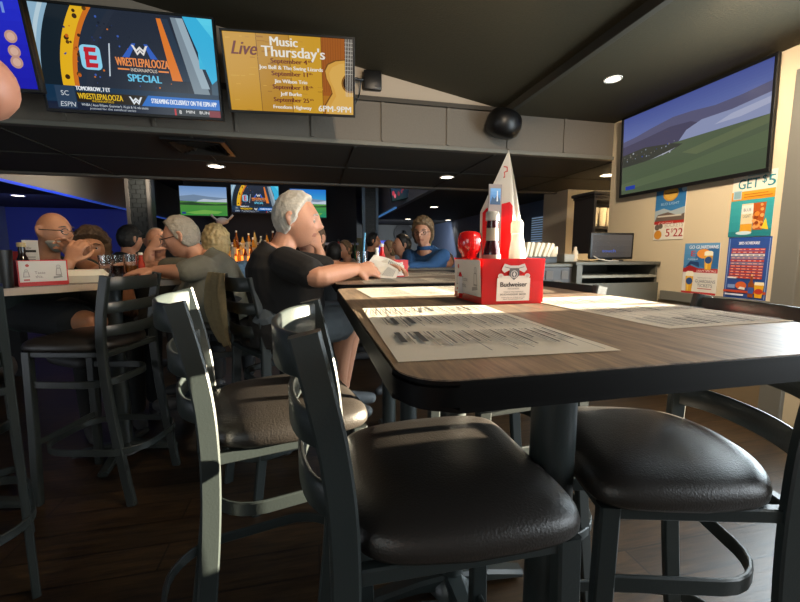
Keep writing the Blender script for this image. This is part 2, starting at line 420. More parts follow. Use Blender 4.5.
obj('body', B((-.075, -.05, -.075), (.075, 0, .075), .012), M_plastic, t, 40)
bm = new(); tube(bm, [(-.07, -.03, 0), (-.12, -.05, -.01), (-.17, -.06, 0)], .012); obj('plug', bm, M_plastic, t, 60)
bm = new(); tube(bm, smoothpts([(-.1, -.05, -.02), (-.11, -.03, -.12), (-.15, -.03, -.2)]), .005, 6); obj('cable', bm, M_plastic, t, 60)

# ================================================================== TELEVISIONS
def television(label, loc, wd, ht, rz, tilt, draw, emit=.95, bezel=.014, depth=.05, name='television', group=None):
    """loc = screen centre; local -y faces the viewer"""
    t = thing(name, label, 'television', loc, 0, group)
    t.rotation_euler = Euler((tilt, 0, rz), 'XYZ')
    bm = new(); box(bm, (-wd/2, .004, -ht/2), (wd/2, depth, ht/2), .006); box(bm, (-wd*.3, depth, -ht*.3), (wd*.3, depth+.03, ht*.25), .01)
    obj('casing', bm, M_plastic, t, 40)
    bm = new(); b = bezel
    for a, c in (((-wd/2, -ht/2), (wd/2, -ht/2+b*1.3)), ((-wd/2, ht/2-b), (wd/2, ht/2)), ((-wd/2, -ht/2+b*1.3), (-wd/2+b, ht/2-b)), ((wd/2-b, -ht/2+b*1.3), (wd/2, ht/2-b))):
        box(bm, (a[0], -.008, a[1]), (c[0], .006, c[1]), .002)
    obj('bezel', bm, M_plastic, t)
    cv = Canvas(emit, .00005); W, H = wd-2*b, ht-2.3*b
    draw(cv, W, H)
    o = cv.build('screen', t); o.location = (0, .0025, b*.15)
    bm = new(); box(bm, (-.1, depth+.03, -.1), (.1, depth+.06, .1)); obj('wall_mount', bm, M_plastic, t)
    return t
def ceiling_arm(t, dy, dz):
    bm = new(); sweep(bm, [(0, .10, .05), (0, .10+dy*.6, .05+dz*.3), (0, .10+dy, .05+dz)], rect(.06, .04, .005)); obj('wall_arm', bm, M_plastic, t, 40)
def U(cv, W, H):
    """scaled drawing helpers: unit square coordinates 0..1, v up"""
    class K: pass
    k = K(); X = lambda u: (u-.5)*W; Z = lambda v: (v-.5)*H
    def pp(pts, c):
        q = clip01(list(pts))
        if q: cv.poly([(X(a), Z(b)) for a, b in q], c)
    k.p = pp
    k.r = lambda a, b, c, d, col: cv.rect(X(a), Z(b), X(c), Z(d), col)
    k.g = lambda a, b, c, d, c0, c1, n=8: cv.grad(X(a), Z(b), X(c), Z(d), c0, c1, n)
    k.t = lambda s, a, b, h, col, w=None, al='c', sh=0., bold=0.: cv.text(s, X(a), Z(b), h*H, col, w*W if w else None, al, sh, bold*W)
    k.d = lambda a, b, r, col, r2=None: pp([(a+r*H/W*math.cos(2*PI*i/20), b+(r2 or r)*math.sin(2*PI*i/20)) for i in range(20)], col)
    return k
def arcband(cx, cy, r0, r1, a0, a1, n=16, asp=1.78):
    o = [(cx+r1*math.cos(math.radians(a0+(a1-a0)*i/n))/asp, cy+r1*math.sin(math.radians(a0+(a1-a0)*i/n))) for i in range(n+1)]
    return o+[(cx+r0*math.cos(math.radians(a1-(a1-a0)*i/n))/asp, cy+r0*math.sin(math.radians(a1-(a1-a0)*i/n))) for i in range(n+1)]
def wlogo(k, x, y, s, c):
    for dx, dy, q in ((0, 0, 1), (0, -.35, .8)):
        y0 = y+dy*s; w_ = s*.55*q
        k.p([(x-w_, y0+s*.4), (x-w_*.72, y0+s*.4), (x-w_*.42, y0-s*.1), (x, y0+s*.3), (x+w_*.42, y0-s*.1), (x+w_*.72, y0+s*.4), (x+w_, y0+s*.4), (x+w_*.48, y0-s*.4), (x, y0), (x-w_*.48, y0-s*.4)], c)
def wrestle(cv, W, H):
    k = U(cv, W, H)
    k.r(0, 0, 1, 1, '1d2a3c')
    k.g(0, .2, .12, 1, '2c6f9c', '58c4e4')
    k.p(arcband(.912, .25, 1.62, 1.80, 130, 184, 20), '8fb4cc'); k.p(arcband(.912, .25, 1.66, 1.70, 130, 184, 20), 'b8d0dc'); k.p(arcband(.912, .25, 1.44, 1.62, 130, 184, 20), '16222c')
    k.p(arcband(.912, .25, 1.28, 1.44, 130, 184, 20), 'e8b41e'); k.p(arcband(.912, .25, 1.28, 1.325, 132, 184, 20), 'd0701c')
    k.p([(.22, .2), (.85, .2), (.80, 1), (.42, 1), (.30, .7)], '232c3c'); k.p([(.26, .2), (.82, .2), (.76, 1), (.46, 1), (.34, .7)], '1f2838')
    rr = random.Random(3)
    for i in range(46):
        u, v = rr.uniform(.14, .8), rr.uniform(.26, .95); k.d(u, v, rr.uniform(.004, .012), rr.choice(['2c4a90', 'd07020', '20305c', '3a5cb0', '141c2c']))
    for i in range(16):
        a = rr.uniform(145, 182); q = rr.uniform(1.26, 1.40); k.d(.912+q*math.cos(math.radians(a))/1.78, .25+q*math.sin(math.radians(a)), rr.uniform(.006, .025), rr.choice(['3a2410', 'c06018', '5a3a10']))
    k.p([(.68, .96), (.705, .96), (.79, .36), (.73, .36)], 'e07a28'); k.p([(.705, .96), (.745, .96), (.84, .36), (.79, .36)], '24364a')
    k.p([(.76, .98), (.83, .98), (.97, .1), (.87, .1)], '7c8c98'); k.p([(.79, .98), (.83, .98), (.95, .3), (.90, .3)], '9cb0bc')
    k.g(.9, .5, 1, 1, '38b8e0', '5fd4f0'); k.p([(.83, 1), (.91, 1), (1, .8), (1, .5), (1, .35), (.97, .33)], '38b4e0')
    k.p([(.96, .34), (1, .4), (1, .2), (.96, .2)], '3c5468')
    x, y, s = .285, .53, .095
    pts = [(x+(a*W*0+a)/1.78, y+b) for a, b in rrect(s*2.1, s*2.5, .05)]
    k.p(pts, '8fd4f0')
    for dz in (.075, .0, -.075): k.p([(x-.034, y+dz-.022), (x+.03, y+dz-.022), (x+.036, y+dz+.022), (x-.030, y+dz+.022)], 'c01c2c')
    k.p([(x-.034, y-.1), (x-.012, y-.1), (x-.006, y+.09), (x-.028, y+.09)], 'c01c2c')
    k.p([(.37, .36), (.377, .36), (.402, .68), (.395, .68)], 'c8d4e0')
    k.p([(.46, .56), (.50, .56), (.545, .70), (.525, .70)], '2f5fc0'); k.p([(.59, .70), (.61, .70), (.66, .56), (.62, .56)], '2f5fc0')
    wlogo(k, .565, .65, .085, 'e8e4e0')
    k.t('WRESTLEPALOOZA', .57, .475, .085, 'f0904c', .30, bold=.0015); k.r(.425, .435, .49, .45, 'f0904c'); k.r(.655, .435, .715, .45, 'f0904c')
    k.t('INDIANAPOLIS', .573, .425, .035, 'e8d8c8', .15)
    k.t('SPECIAL', .57, .325, .075, '6cc8ec', .19, bold=.002)
    k.r(0, .0, 1, .24, '16324c'); k.r(0, 0, 1, .075, '101c34')
    k.t('TOMORROW, 7 ET', .265, .2, .042, 'f0f4f8', .19, bold=.0012)
    k.p([(.055, .015), (.16, .015), (.16, .235), (.055, .235)], '2c4058'); k.t('SC', .105, .14, .05, 'd0d8e0'); k.t('ESPN', .11, .03, .05, 'c8d0d8', sh=.2)
    k.r(.165, .08, .56, .185, '241c14'); k.t('WRESTLEPALOOZA', .30, .115, .06, 'ecc020', .25, bold=.001); k.t('INDIANAPOLIS', .31, .088, .022, 'ecc020', .12)
    wlogo(k, .50, .14, .07, 'e8eef4')
    k.p([(.53, .08), (1, .08), (1, .19), (.575, .19)], '1c6cc4'); k.t('STREAMING EXCLUSIVELY ON THE ESPN APP', .785, .115, .05, 'f4f8fc', .39, bold=.0008)
    k.t('WNBA | Aces Wilson: Grammer\'s 10 pts & 16 reb assists', .375, .045, .026, 'd8e0e8', .38); k.t('pointed for the semifinal series', .36, .012, .024, 'c0c8d0', .26)
    k.r(.72, 0, 1, .07, '101828'); k.r(.72, 0, .73, .07, 'c01c2c'); k.t('8', .755, .02, .04, 'f0f0f0'); k.t('MIN   BUN', .86, .03, .032, 'f0f0f0', .14); k.r(.93, 0, 1, .07, '7c1428')
def music(cv, W, H):
    k = U(cv, W, H)
    for i in range(4): k.r(i*.25, 0, i*.25+.246, 1, ('d19a22', 'c28c20', 'd6a128', 'b9761c')[i]); k.r(i*.25+.246, 0, i*.25+.25, 1, '6a4410')
    rr = random.Random(5)
    for i in range(70):
        u, v = rr.random()*.93, rr.random()*.97; k.r(u, v, u+rr.uniform(.02, .07), v+rr.uniform(.004, .02), rr.choice(['bf861e', 'dba632', 'a8721a', 'c8922a', 'd8a838']))
    k.p([(.75, .25), (.98, .25), (.98, 1), (.75, 1)], 'a85c1a')
    for i in range(8): k.r(.76+.02*i, .3, .763+.02*i, 1, '8a4814')
    body = [(.77, 0), (.765, .1), (.80, .2), (.83, .28), (.815, .38), (.785, .48), (.775, .58), (.80, .66), (.86, .71), (.94, .73), (1, .74), (1, 0)]
    k.p([(a-.008, b+.012) for a, b in body], '7a4c14'); k.p(body, 'e0a848'); k.p([(a+.03, b-.03) if a < 1 else (a, b-.03 if b > 0 else b) for a, b in body], 'e6b458')
    k.d(.975, .43, .13, '8a5a1c'); k.d(.975, .43, .105, '2a1a0c')
    k.r(.935, .38, 1, 1, '3a2c24')
    for i in range(9): k.r(.935, .55+.05*i, 1, .556+.05*i, 'c8c0b0')
    for i in range(5): k.r(.94+.013*i, .25, .943+.013*i, 1, 'e0dcd0')
    T = '6a1a1c'; Wt = 'f4f0e4'
    k.t('Live', .145, .73, .17, T, .185, sh=.35, bold=.003)
    k.t('Music', .46, .86, .115, Wt, .21, bold=.003); k.t("Thursday's", .53, .725, .135, Wt, .49, bold=.003)
    for s, v in (('September 4', .645), ('September 11', .485), ('September 18', .31), ('September 25', .14)):
        k.t(s, .49, v, .06, T, .285, bold=.0018); k.t('th', .655, v+.03, .03, T, .03, bold=.001)
    k.t('Joe Bell & The Swing Lizards', .505, .565, .05, Wt, .50, bold=.0016); k.t('Jim Wilson Trio', .495, .39, .05, Wt, .26, bold=.0016)
    k.t('Jeff Burke', .49, .225, .05, Wt, .17, bold=.0016); k.t('Freedom Highway', .495, .045, .05, Wt, .31, bold=.0016)
    k.t('6PM-9PM', .845, .03, .085, Wt, .27, bold=.002)
def golf(cv, W, H, c=('4a66d8', '9ab0e0', '2c8c3c')):
    k = U(cv, W, H)
    k.g(0, .55, 1, 1, c[1], c[0], 10)
    k.p([(0, .5), (0, .66), (.3, .72), (.6, .66), (1, .62), (1, .45)], '7c94b0'); k.p([(.35, .5), (.5, .58), (.75, .55), (1, .6), (1, .42), (.4, .44)], 'c8d4e4')
    k.g(0, 0, 1, .48, c[2], '5c9c40', 8); k.p([(0, .44), (.25, .47), (.45, .43), (.75, .4), (1, .43), (1, .37), (.5, .35), (0, .36)], '2c4c30')
    k.p([(.1, .1), (.5, .2), (.9, .15), (.8, .07), (.3, .05)], '78b850'); k.r(.03, .05, .11, .12, '203c8c')
def golfwide(cv, W, H):
    k = U(cv, W, H)
    k.g(0, .62, 1, 1, '7f90cf', '5a68b4', 12)
    k.p([(0, .58), (0, .70), (.12, .72), (.25, .76), (.42, .80), (.55, .79), (.7, .76), (.85, .77), (1, .80), (1, .5), (0, .45)], '6b6a8c')
    k.p([(0, .5), (0, .63), (.2, .66), (.4, .70), (.55, .68), (.62, .62), (.5, .5)], '5a5672')
    k.p([(.45, .46), (.52, .60), (.62, .66), (.8, .66), (1, .70), (1, .5), (.8, .46)], 'a4aed6'); k.p([(.7, .56), (.8, .62), (1, .66), (1, .60), (.85, .56)], 'c4cae8')
    k.g(0, 0, 1, .50, '5e6e52', '66745a', 10)
    k.p([(0, .36), (0, .52), (.2, .55), (.42, .50), (.5, .46), (.4, .40), (.2, .37)], '4a4c44')
    rr = random.Random(9)
    for i in range(26): u = rr.uniform(.02, .5); k.d(u, .42+rr.uniform(-.04, .1), rr.uniform(.004, .013), rr.choice(['a0a8b8', '8a8478', '3c5cc0', 'c0c4cc', '605a50']))
    k.p([(.25, .375), (.38, .40), (.46, .44), (.40, .41), (.27, .38)], 'c8ccd8')
    k.p([(.5, .36), (1, .50), (1, .42), (.6, .30)], '74805e'); k.p([(.0, .14), (.5, .22), (1, .36), (1, .2), (.4, .1), (0, .05)], '6a7a5a')
    k.r(.04, .05, .13, .10, '2c48b8')
def bluefeed(cv, W, H):
    k = U(cv, W, H); k.g(0, 0, 1, 1, '1414b4', '2430d8'); k.t('91', .86, .83, .12, '7898e8', bold=.004)
    for z in (.58, .42, .3): k.d(.9, z, .07, 'c89c8c'); k.d(.9, z, .045, 'e0b8a4')
T1 = television('large television over the bulkhead showing a wrestling special advert', (-1.12, 3.05, 2.416), 1.082, .623, -.038, math.radians(11.2), wrestle, .9)
T2 = television('smaller television over the bulkhead showing a Live Music schedule with a guitar', (-.10, 2.95, 2.40), .873, .493, -.095, math.radians(18.3), music, .8)
ceiling_arm(T2, .34, -.02); ceiling_arm(T1, .24, .0)
T0 = television('television at the upper left corner of the photo with a plain blue picture', (-2.0, 2.9, 2.394), .87, .5, -.07, math.radians(11.2), bluefeed, .8); ceiling_arm(T0, .42, 0)
television('big golf television mounted on the cream right wall', (2.845, 2.602, 2.058), 1.245, .715, -PI/2, math.radians(2), golfwide, .62, bezel=.02, depth=.022)
YB = 8.6
def bar_tv(a, b, draw, label, e):
    p, q = aty(*a, YB), aty(*b, YB)
    television(label, ((p.x+q.x)/2, YB, (p.z+q.z)/2), q.x-p.x, p.z-q.z, 0, 0, draw, e, group=None)
bar_tv((178, 185), (228.5, 217), lambda c, W, H: golf(c, W, H, ('78a0d8', 'a8c4e8', '3c9440')), 'left of three televisions over the bar, showing a bright green fairway', .75)
bar_tv((230, 184), (280, 214), wrestle, 'middle of three televisions over the bar, showing the wrestling advert', .9)
bar_tv((289, 188), (327, 218.5), lambda c, W, H: golf(c, W, H, ('1878d8', '48b0e0', '1c8c6c')), 'right of three televisions over the bar, partly behind the man in black', .85)
# black back-bar wall with pale ledge
struct('wall_bar', B((-2.45, 8.75, 0), (1.0, 8.85, 2.95)), M_blackwall)
struct('trim_9', B((-2.45, 8.42, 1.36), (1.0, 8.75, 1.40)), mat('ledge_tv_sheen', 'a4b0c4', .4))  # pale blue base colour paints in the televisions' reflected light

# ================================================================== TABLES
TZ = 1.067
def pedestal(t, x, y, top):
    bm = new(); lathe(bm, [(0, .05), (.042, .05), (.042, top-.01), (0, top-.01)], (x, y, 0), 28); obj('column', bm, M_metal, t, 40)
    bm = new()
    for k in range(4):
        a = PI/4*0+k*PI/2
        d = V((math.cos(a), math.sin(a), 0))
        sweep(bm, [V((x, y, .055))+d*.03, V((x, y, .05))+d*.12, V((x, y, .024))+d*.27], lambda q: rect(.07-.02*q, .06-.03*q, .01))
    lathe(bm, [(0, .02), (.08, .02), (.075, .05), (.05, .075), (0, .075)], (x, y, 0), 24)
    obj('base', bm, M_metal, t, 40)
    bm = new(); box(bm, (x-.15, y-.02, top-.012), (x+.15, y+.02, top)); box(bm, (x-.02, y-.15, top-.012), (x+.02, y+.15, top)); obj('spider_plate', bm, M_metal, t)
def table(label, x0, x1, y0, y1, cols, z=TZ, th=.033, r=.055):
    cx, cy = (x0+x1)/2, (y0+y1)/2; W, D = x1-x0, y1-y0
    t = thing('bar_table', label, 'table', (cx, cy, 0))
    bm = new(); prism(bm, rrect(W, D, r), z-th, z-.0015, .006); obj('edge_band', bm, M_edge, t, 30)
    bm = new(); prism(bm, rrect(W-.006, D-.006, r-.003), z-.0016, z); obj('tabletop', bm, M_table, t)
    for x, y in cols: pedestal(t, x-cx, y-cy, z-th)
    return t
table('near dark bar-height table with wood-grain top holding the red beer carton', .08, .828, .336, 1.342, ((.45, .64), (.45, 1.18)))
table('second bar-height table where the man in black leans, just behind the near table', .09, .87, 1.50, 2.50, ((.45, 1.8), (.45, 2.3)))
table('third bar-height table in front of the woman in blue', .62, 1.40, 2.66, 3.16, ((1.0, 2.91),))

# left table, turned about 44 degrees, pale edge
LZ = 1.04
tA, tB = V((-1.62, 1.64, 0)), V((-.70, 2.51, 0)); td = (tB-tA).normalized(); tn = V((-td.y, td.x, 0))
t = thing('bar_table', 'long left table with pale edge where the bald man in glasses leans', 'table', (0, 0, 0))
def lt(a, b): return tA+td*a+tn*b
L = (tB-tA).length
bm = new(); prism(bm, [lt(0, 0)[:2], lt(L, 0)[:2], lt(L, .55)[:2], lt(0, .55)[:2]], LZ-.035, LZ-.002, .004); obj('edge_band', bm, mat('pale_edge', 'a89684', .5), t)
bm = new(); prism(bm, [lt(.004, .004)[:2], lt(L-.004, .004)[:2], lt(L-.004, .546)[:2], lt(.004, .546)[:2]], LZ-.003, LZ); obj('tabletop', bm, M_table, t)
for a in (.3, L-.3):
    p = lt(a, .27); pedestal(t, p.x, p.y, LZ-.035)

# ================================================================== BAR STOOLS (facing local +x)
def make_stool(label, low_seat=None):
    t = thing('bar_stool', label, 'bar stool')
    post = smoothpts([(-.252, 0), (-.205, .34), (-.180, .60), (-.176, .78), (-.188, .92), (-.222, 1.085)], 6)
    for s in (-1, 1):
        bm = new(); sweep(bm, [(p.x, s*.178, p.y) for p in post], rect(.024, .042, .004), up=(1, 0, 0)); obj('back_post', bm, M_metal, t, 40)
        bm = new(); sweep(bm, [(.195, s*.185, 0), (.183, s*.178, .35), (.175, s*.172, .74)], rect(.030, .040, .004), up=(1, 0, 0)); obj('front_leg', bm, M_metal, t, 40)
    for z, x0, h in ((1.05, -.213, .062), (.942, -.191, .052), (.835, -.178, .052)):
        pts = smoothpts([(x0, -.172, z), (x0-.045, -.11, z), (x0-.062, 0, z), (x0-.045, .11, z), (x0, .172, z)], 5)
        bm = new(); sweep(bm, pts, rect(.010, h, .003)); obj('back_slat', bm, M_metal, t, 50)
    bm = new()
    for a, b in (((-.186, -.17), (.175, -.17)), ((.175, -.17), (.175, .17)), ((.175, .17), (-.186, .17)), ((-.186, .17), (-.186, -.17))):
        sweep(bm, [(a[0], a[1], .728), (b[0], b[1], .728)], rect(.022, .026, .003))
    obj('seat_frame', bm, M_metal, t, 40)
    bm = new(); n = 64
    def outline(k):
        a = 2*PI*k/n; e = 2/(4.7+2.3*math.cos(a))
        x = .205*math.copysign(abs(math.cos(a))**e, math.cos(a)); y = .205*math.copysign(abs(math.sin(a))**e, math.sin(a))
        return x+.005, y*(1-.13*max(0, -x)/.205)
    rings = []
    for sc, z in ((.88, .742), (.975, .744), (1.0, .752), (1.003, .765), (.985, .778), (.95, .787), (.86, .797), (.70, .804), (.45, .8085), (.2, .810)):
        rings.append([bm.verts.new((outline(k)[0]*sc, outline(k)[1]*sc, z)) for k in range(n)])
    for A, Bq in zip(rings, rings[1:]):
        for k in range(n): bm.faces.new((A[k], A[(k+1) % n], Bq[(k+1) % n], Bq[k]))
    bm.faces.new(rings[0][::-1]); bm.faces.new(rings[-1]); obj('seat', bm, M_vinyl, t, 60)
    pts = [(.178, -.172, .585)]+[(-.06+.115*math.cos(math.radians(q)), -.060+.115*math.sin(math.radians(q)), .585) for q in range(270, 175, -15)]+[(-.06+.115*math.cos(math.radians(q)), .060+.115*math.sin(math.radians(q)), .585) for q in range(180, 85, -15)]+[(.178, .172, .585)]
    bm = new(); sweep(bm, pts, rect(.010, .034, .003)); obj('support_ring', bm, M_metal, t, 40)
    pts = [(x-.06, y, .27) for x, y in rrect(.50, .40, .15, 7)]
    bm = new(); sweep(bm, pts, rect(.010, .034, .003), closed=True); obj('foot_ring', bm, M_metal, t, 40)
    bm = new(); sweep(bm, [(.184, -.175, .30), (.184, .175, .30)], rect(.010, .030, .003)); obj('front_rung', bm, M_metal, t, 40)
    return t
G = 'black ladder-back bar stools'
st = make_stool('nearest bar stool at the bottom centre, seat filling the foreground, facing right'); st['group'] = G
st.location = (.214, .676, 0); st.rotation_euler = (0, 0, math.radians(-1))
def stool(x, y, deg, label): return dup(st, (x, y, 0), math.radians(deg), label, G)
stool(-.10, 1.10, 13, 'bar stool just left of the nearest one, its grey seat seen between both backs')
rs_ = stool(.70, .66, 165, 'bar stool at the right edge of the photo, facing left under the table')
rs_.scale = (.9, .9, 1)
stool(.63, 1.19, 186, 'bar stool tucked under the far right corner of the near table')
stool(-1.06, 2.19, 166, 'dark bar stool at the left with one long leg, facing the left table')
stool(-1.255, 1.59, 123.5, 'dark bar stool cut off by the left edge of the photo')
stool(-.145, 2.03, 30, 'bar stool under the man in black, cream jacket over its back')
stool(-.50, 2.62, 186, 'bar stool under the man in the grey shirt')

# ================================================================== PEOPLE
def sk(name, h, rough=.5, bump=.08): return mat(name, h, rough, bump=bump, scale=140, var=.08)
SKIN = sk('skin_warm', 'b98468'); SKIN2 = sk('skin_tan', 'a87454'); LIP = mat('lips', '9c6452', .5)
EYEW = mat('eye_white', 'a89a8c', .3); IRIS = mat('iris_dark', '2a1c14', .3)
def finish(bm, name, m, parent, voxel, smooth=3, lips=None):
    me = bpy.data.meshes.new('tmp'); bmesh.ops.recalc_face_normals(bm, faces=bm.faces); bm.to_mesh(me); bm.free()
    o = bpy.data.objects.new('tmp', me); C.objects.link(o)
    r = o.modifiers.new('r', 'REMESH'); r.mode = 'VOXEL'; r.voxel_size = voxel; r.use_smooth_shade = True
    if smooth: q = o.modifiers.new('s', 'SMOOTH'); q.iterations = smooth; q.factor = .5
    dg = bpy.context.evaluated_depsgraph_get(); ev = bpy.data.meshes.new_from_object(o.evaluated_get(dg))
    bpy.data.objects.remove(o); bpy.data.meshes.remove(me)
    ev.name = name; ev.materials.clear()
    for x in (m if isinstance(m, list) else [m]): ev.materials.append(x)
    for p in ev.polygons: p.use_smooth = True; p.material_index = 0
    if lips:
        for p in ev.polygons:
            if lips(p.center): p.material_index = 1
    o = bpy.data.objects.new(name, ev); C.objects.link(o); o.parent = parent; return o
def basis(yaw, pitch=0, roll=0): return Euler((roll, pitch, yaw), 'XYZ').to_matrix()
def headshape(p):
    """unit sphere direction -> head surface (face +x, z up), metres"""
    x, y, z = p
    r = V((x*.098, y*.076, z*.118))
    if x > 0:
        r.x *= 1-.10*max(0, -z-.1)                                   # flatter lower face
    if z < 0:
        k = min(1, -z); r.y *= 1-.30*k*k; r.x += .012*k*(1 if x > -.2 else .3)  # jaw narrows, chin forward
        if x < 0: r.x *= 1-.35*k
    g = lambda cx, cy, cz, s: math.exp(-((x-cx)**2+(y-cy)**2+(z-cz)**2)/(2*s*s))
    r.x += .010*(g(.9, .0, .22, .16)+g(.9, .30, .20, .14)+g(.9, -.30, .20, .14))     # brow
    r.x -= .012*(g(.9, .38, .03, .12)+g(.9, -.38, .03, .12))                     # eye sockets
    r.x += .012*g(.98, 0, .02, .08)+.024*g(.97, 0, -.14, .085)+.012*g(.96, 0, -.22, .08)+.006*(g(.95, .13, -.22, .06)+g(.95, -.13, -.22, .06))
    r.x += .006*g(.86, 0, -.46, .10)-.004*g(.88, 0, -.50, .04)+.006*g(.82, 0, -.58, .08)  # lips
    r.x += .012*g(.62, 0, -.84, .16)                                             # chin
    r += V((.004, .006*(1 if y > 0 else -1), 0))*(g(.7, .6, -.12, .2)+g(.7, -.6, -.12, .2))   # cheeks
    return r
def addhead(bm, c, R, s=1.):
    res = bmesh.ops.create_icosphere(bm, subdivisions=5, radius=1)
    for v in res['verts']: v.co = c+R @ (headshape(v.co.copy())*s)
    for sd in (1, -1):   # ears
        pts = [(-.012, .072*sd, -.028), (-.020, .083*sd, -.012), (-.027, .089*sd, .012), (-.020, .088*sd, .028), (-.006, .080*sd, .026)]
        tube(bm, [c+R @ (V(p)*s) for p in smoothpts(pts, 3)], .0085*s, 8)
        ell(bm, c+R @ V((-.014*s, .080*sd*s, 0)), (.013*s, .006*s, .022*s), R, 2)
def limb(bm, pts, rs, n=14, k=5):
    P = smoothpts(pts, k); m = len(pts)-1
    def rad(q):
        f = q*m; i = min(int(f), m-1); t = f-i; r = rs[i]*(1-t)+rs[i+1]*t; return circ(r, n)
    d = (P[-1]-P[0]).normalized(); up = (0, 0, 1) if abs(d.z) < .85 else (1, .01, 0)
    sweep(bm, P, rad, up); ell(bm, P[0], (rs[0],)*3, None, 2); ell(bm, P[-1], (rs[-1],)*3, None, 2)
def addhand(bm, wr, d, nrm, curl=.5, left=False, s=1., spread=.08):
    """wrist point, pointing direction, palm normal; thumb on the side"""
    d = V(d).normalized(); nrm = V(nrm); nrm = (nrm-d*nrm.dot(d)).normalized(); sd = d.cross(nrm)*(1 if left else -1)
    # palm
    sweep(bm, [wr-d*.02*s, wr+d*.02*s, wr+d*.06*s, wr+d*.092*s], lambda q: circ((.027+.015*q)*s, 12, (.019-.006*q)*s), up=nrm)
    L = ((.040, .024, .020), (.045, .028, .022), (.042, .026, .021), (.032, .020, .018))
    for i in range(4):
        off = (.032-.0215*i)*s; p = wr+d*(.088-.004*abs(i-1))*s+sd*off; a = -.1; P = [p-d*.02*s, p]
        for j, l in enumerate(L[i]):
            a += curl*(1.0 if j else .75); dirv = d*math.cos(a)+nrm*math.sin(a)+sd*spread*(1.5-i)*.6
            p = p+dirv.normalized()*l*s; P.append(p)
        limb(bm, P, [.0095*s, .0095*s, .0088*s, .008*s, .007*s], 8, 3)
    p = wr+d*.028*s+sd*.026*s; a = d*.62+sd*.62+nrm*.45
    q = p+a.normalized()*.044*s; e = q+(d*.85+sd*.12+nrm*.55).normalized()*.032*s; f = e+(d*.9-sd*.15+nrm*.5).normalized()*.026*s
    limb(bm, [p-a*.01*s, q, e, f], [.014*s, .0115*s, .0098*s, .0078*s], 8, 3)
def torso_rings(bm, P, N, f, s, W, grow=0., belly=0., neckr=None):
    up = (N-P); Lh = up.length; back = V((0, 0, 0))
    st = [(-.22, .165, .120, 0), (-.05, .178, .130, 0), (.2, .168, .122+.5*belly, belly*.6), (.42, .168, .118+.6*belly, belly*.5), (.62, .180, .120+.15*belly, -.012), (.80, .188, .108, -.025), (.90, .165, .085, -.022), (.965, .105, .068, -.012), (1.02, .062, .058, 0)]
    if neckr: st = st[:-1]+[(1.0, neckr, neckr*.95, -.004)]
    pts = []; prof = []
    for q, a, b, dx in st:
        pts.append(P+up*q+f*dx); prof.append((a*W+grow, b*W+grow))
    rings = []; n = 28
    for i, p in enumerate(pts):
        t = (pts[min(i+1, len(pts)-1)]-pts[max(i-1, 0)]).normalized(); ff = (f-t*f.dot(t)).normalized()
        e = .85
        rings.append([bm.verts.new(p+s*(prof[i][0]*math.copysign(abs(math.cos(2*PI*k/n))**e, math.cos(2*PI*k/n)))+ff*(prof[i][1]*math.copysign(abs(math.sin(2*PI*k/n))**e, math.sin(2*PI*k/n)))) for k in range(n)])
    for A, Bq in zip(rings, rings[1:]):
        for k in range(n): bm.faces.new((A[k], A[(k+1) % n], Bq[(k+1) % n], Bq[k]))
    bm.faces.new(rings[0][::-1]); bm.faces.new(rings[-1])
HAIRLINE = {
    'short': ([(-1.01, -.55), (-.4, -.55), (-.12, -.28), (.12, .04), (.30, .46), (.5, .74), (1.01, .92)], .010),
    'fringe': ([(-1.01, -.45), (-.3, -.4), (.1, -.1), (.2, 2), (1.01, 2)], .004),
    'long': ([(-1.01, -.98), (.05, -.95), (.18, -.3), (.3, .25), (.55, .52), (1.01, .72)], .024),
    'curly': ([(-1.01, -.98), (.08, -.95), (.22, -.2), (.35, .3), (.6, .52), (1.01, .68)], .034),
    'bob': ([(-1.01, -.75), (-.05, -.7), (.15, -.2), (.3, .25), (.6, .55), (1.01, .70)], .022)}
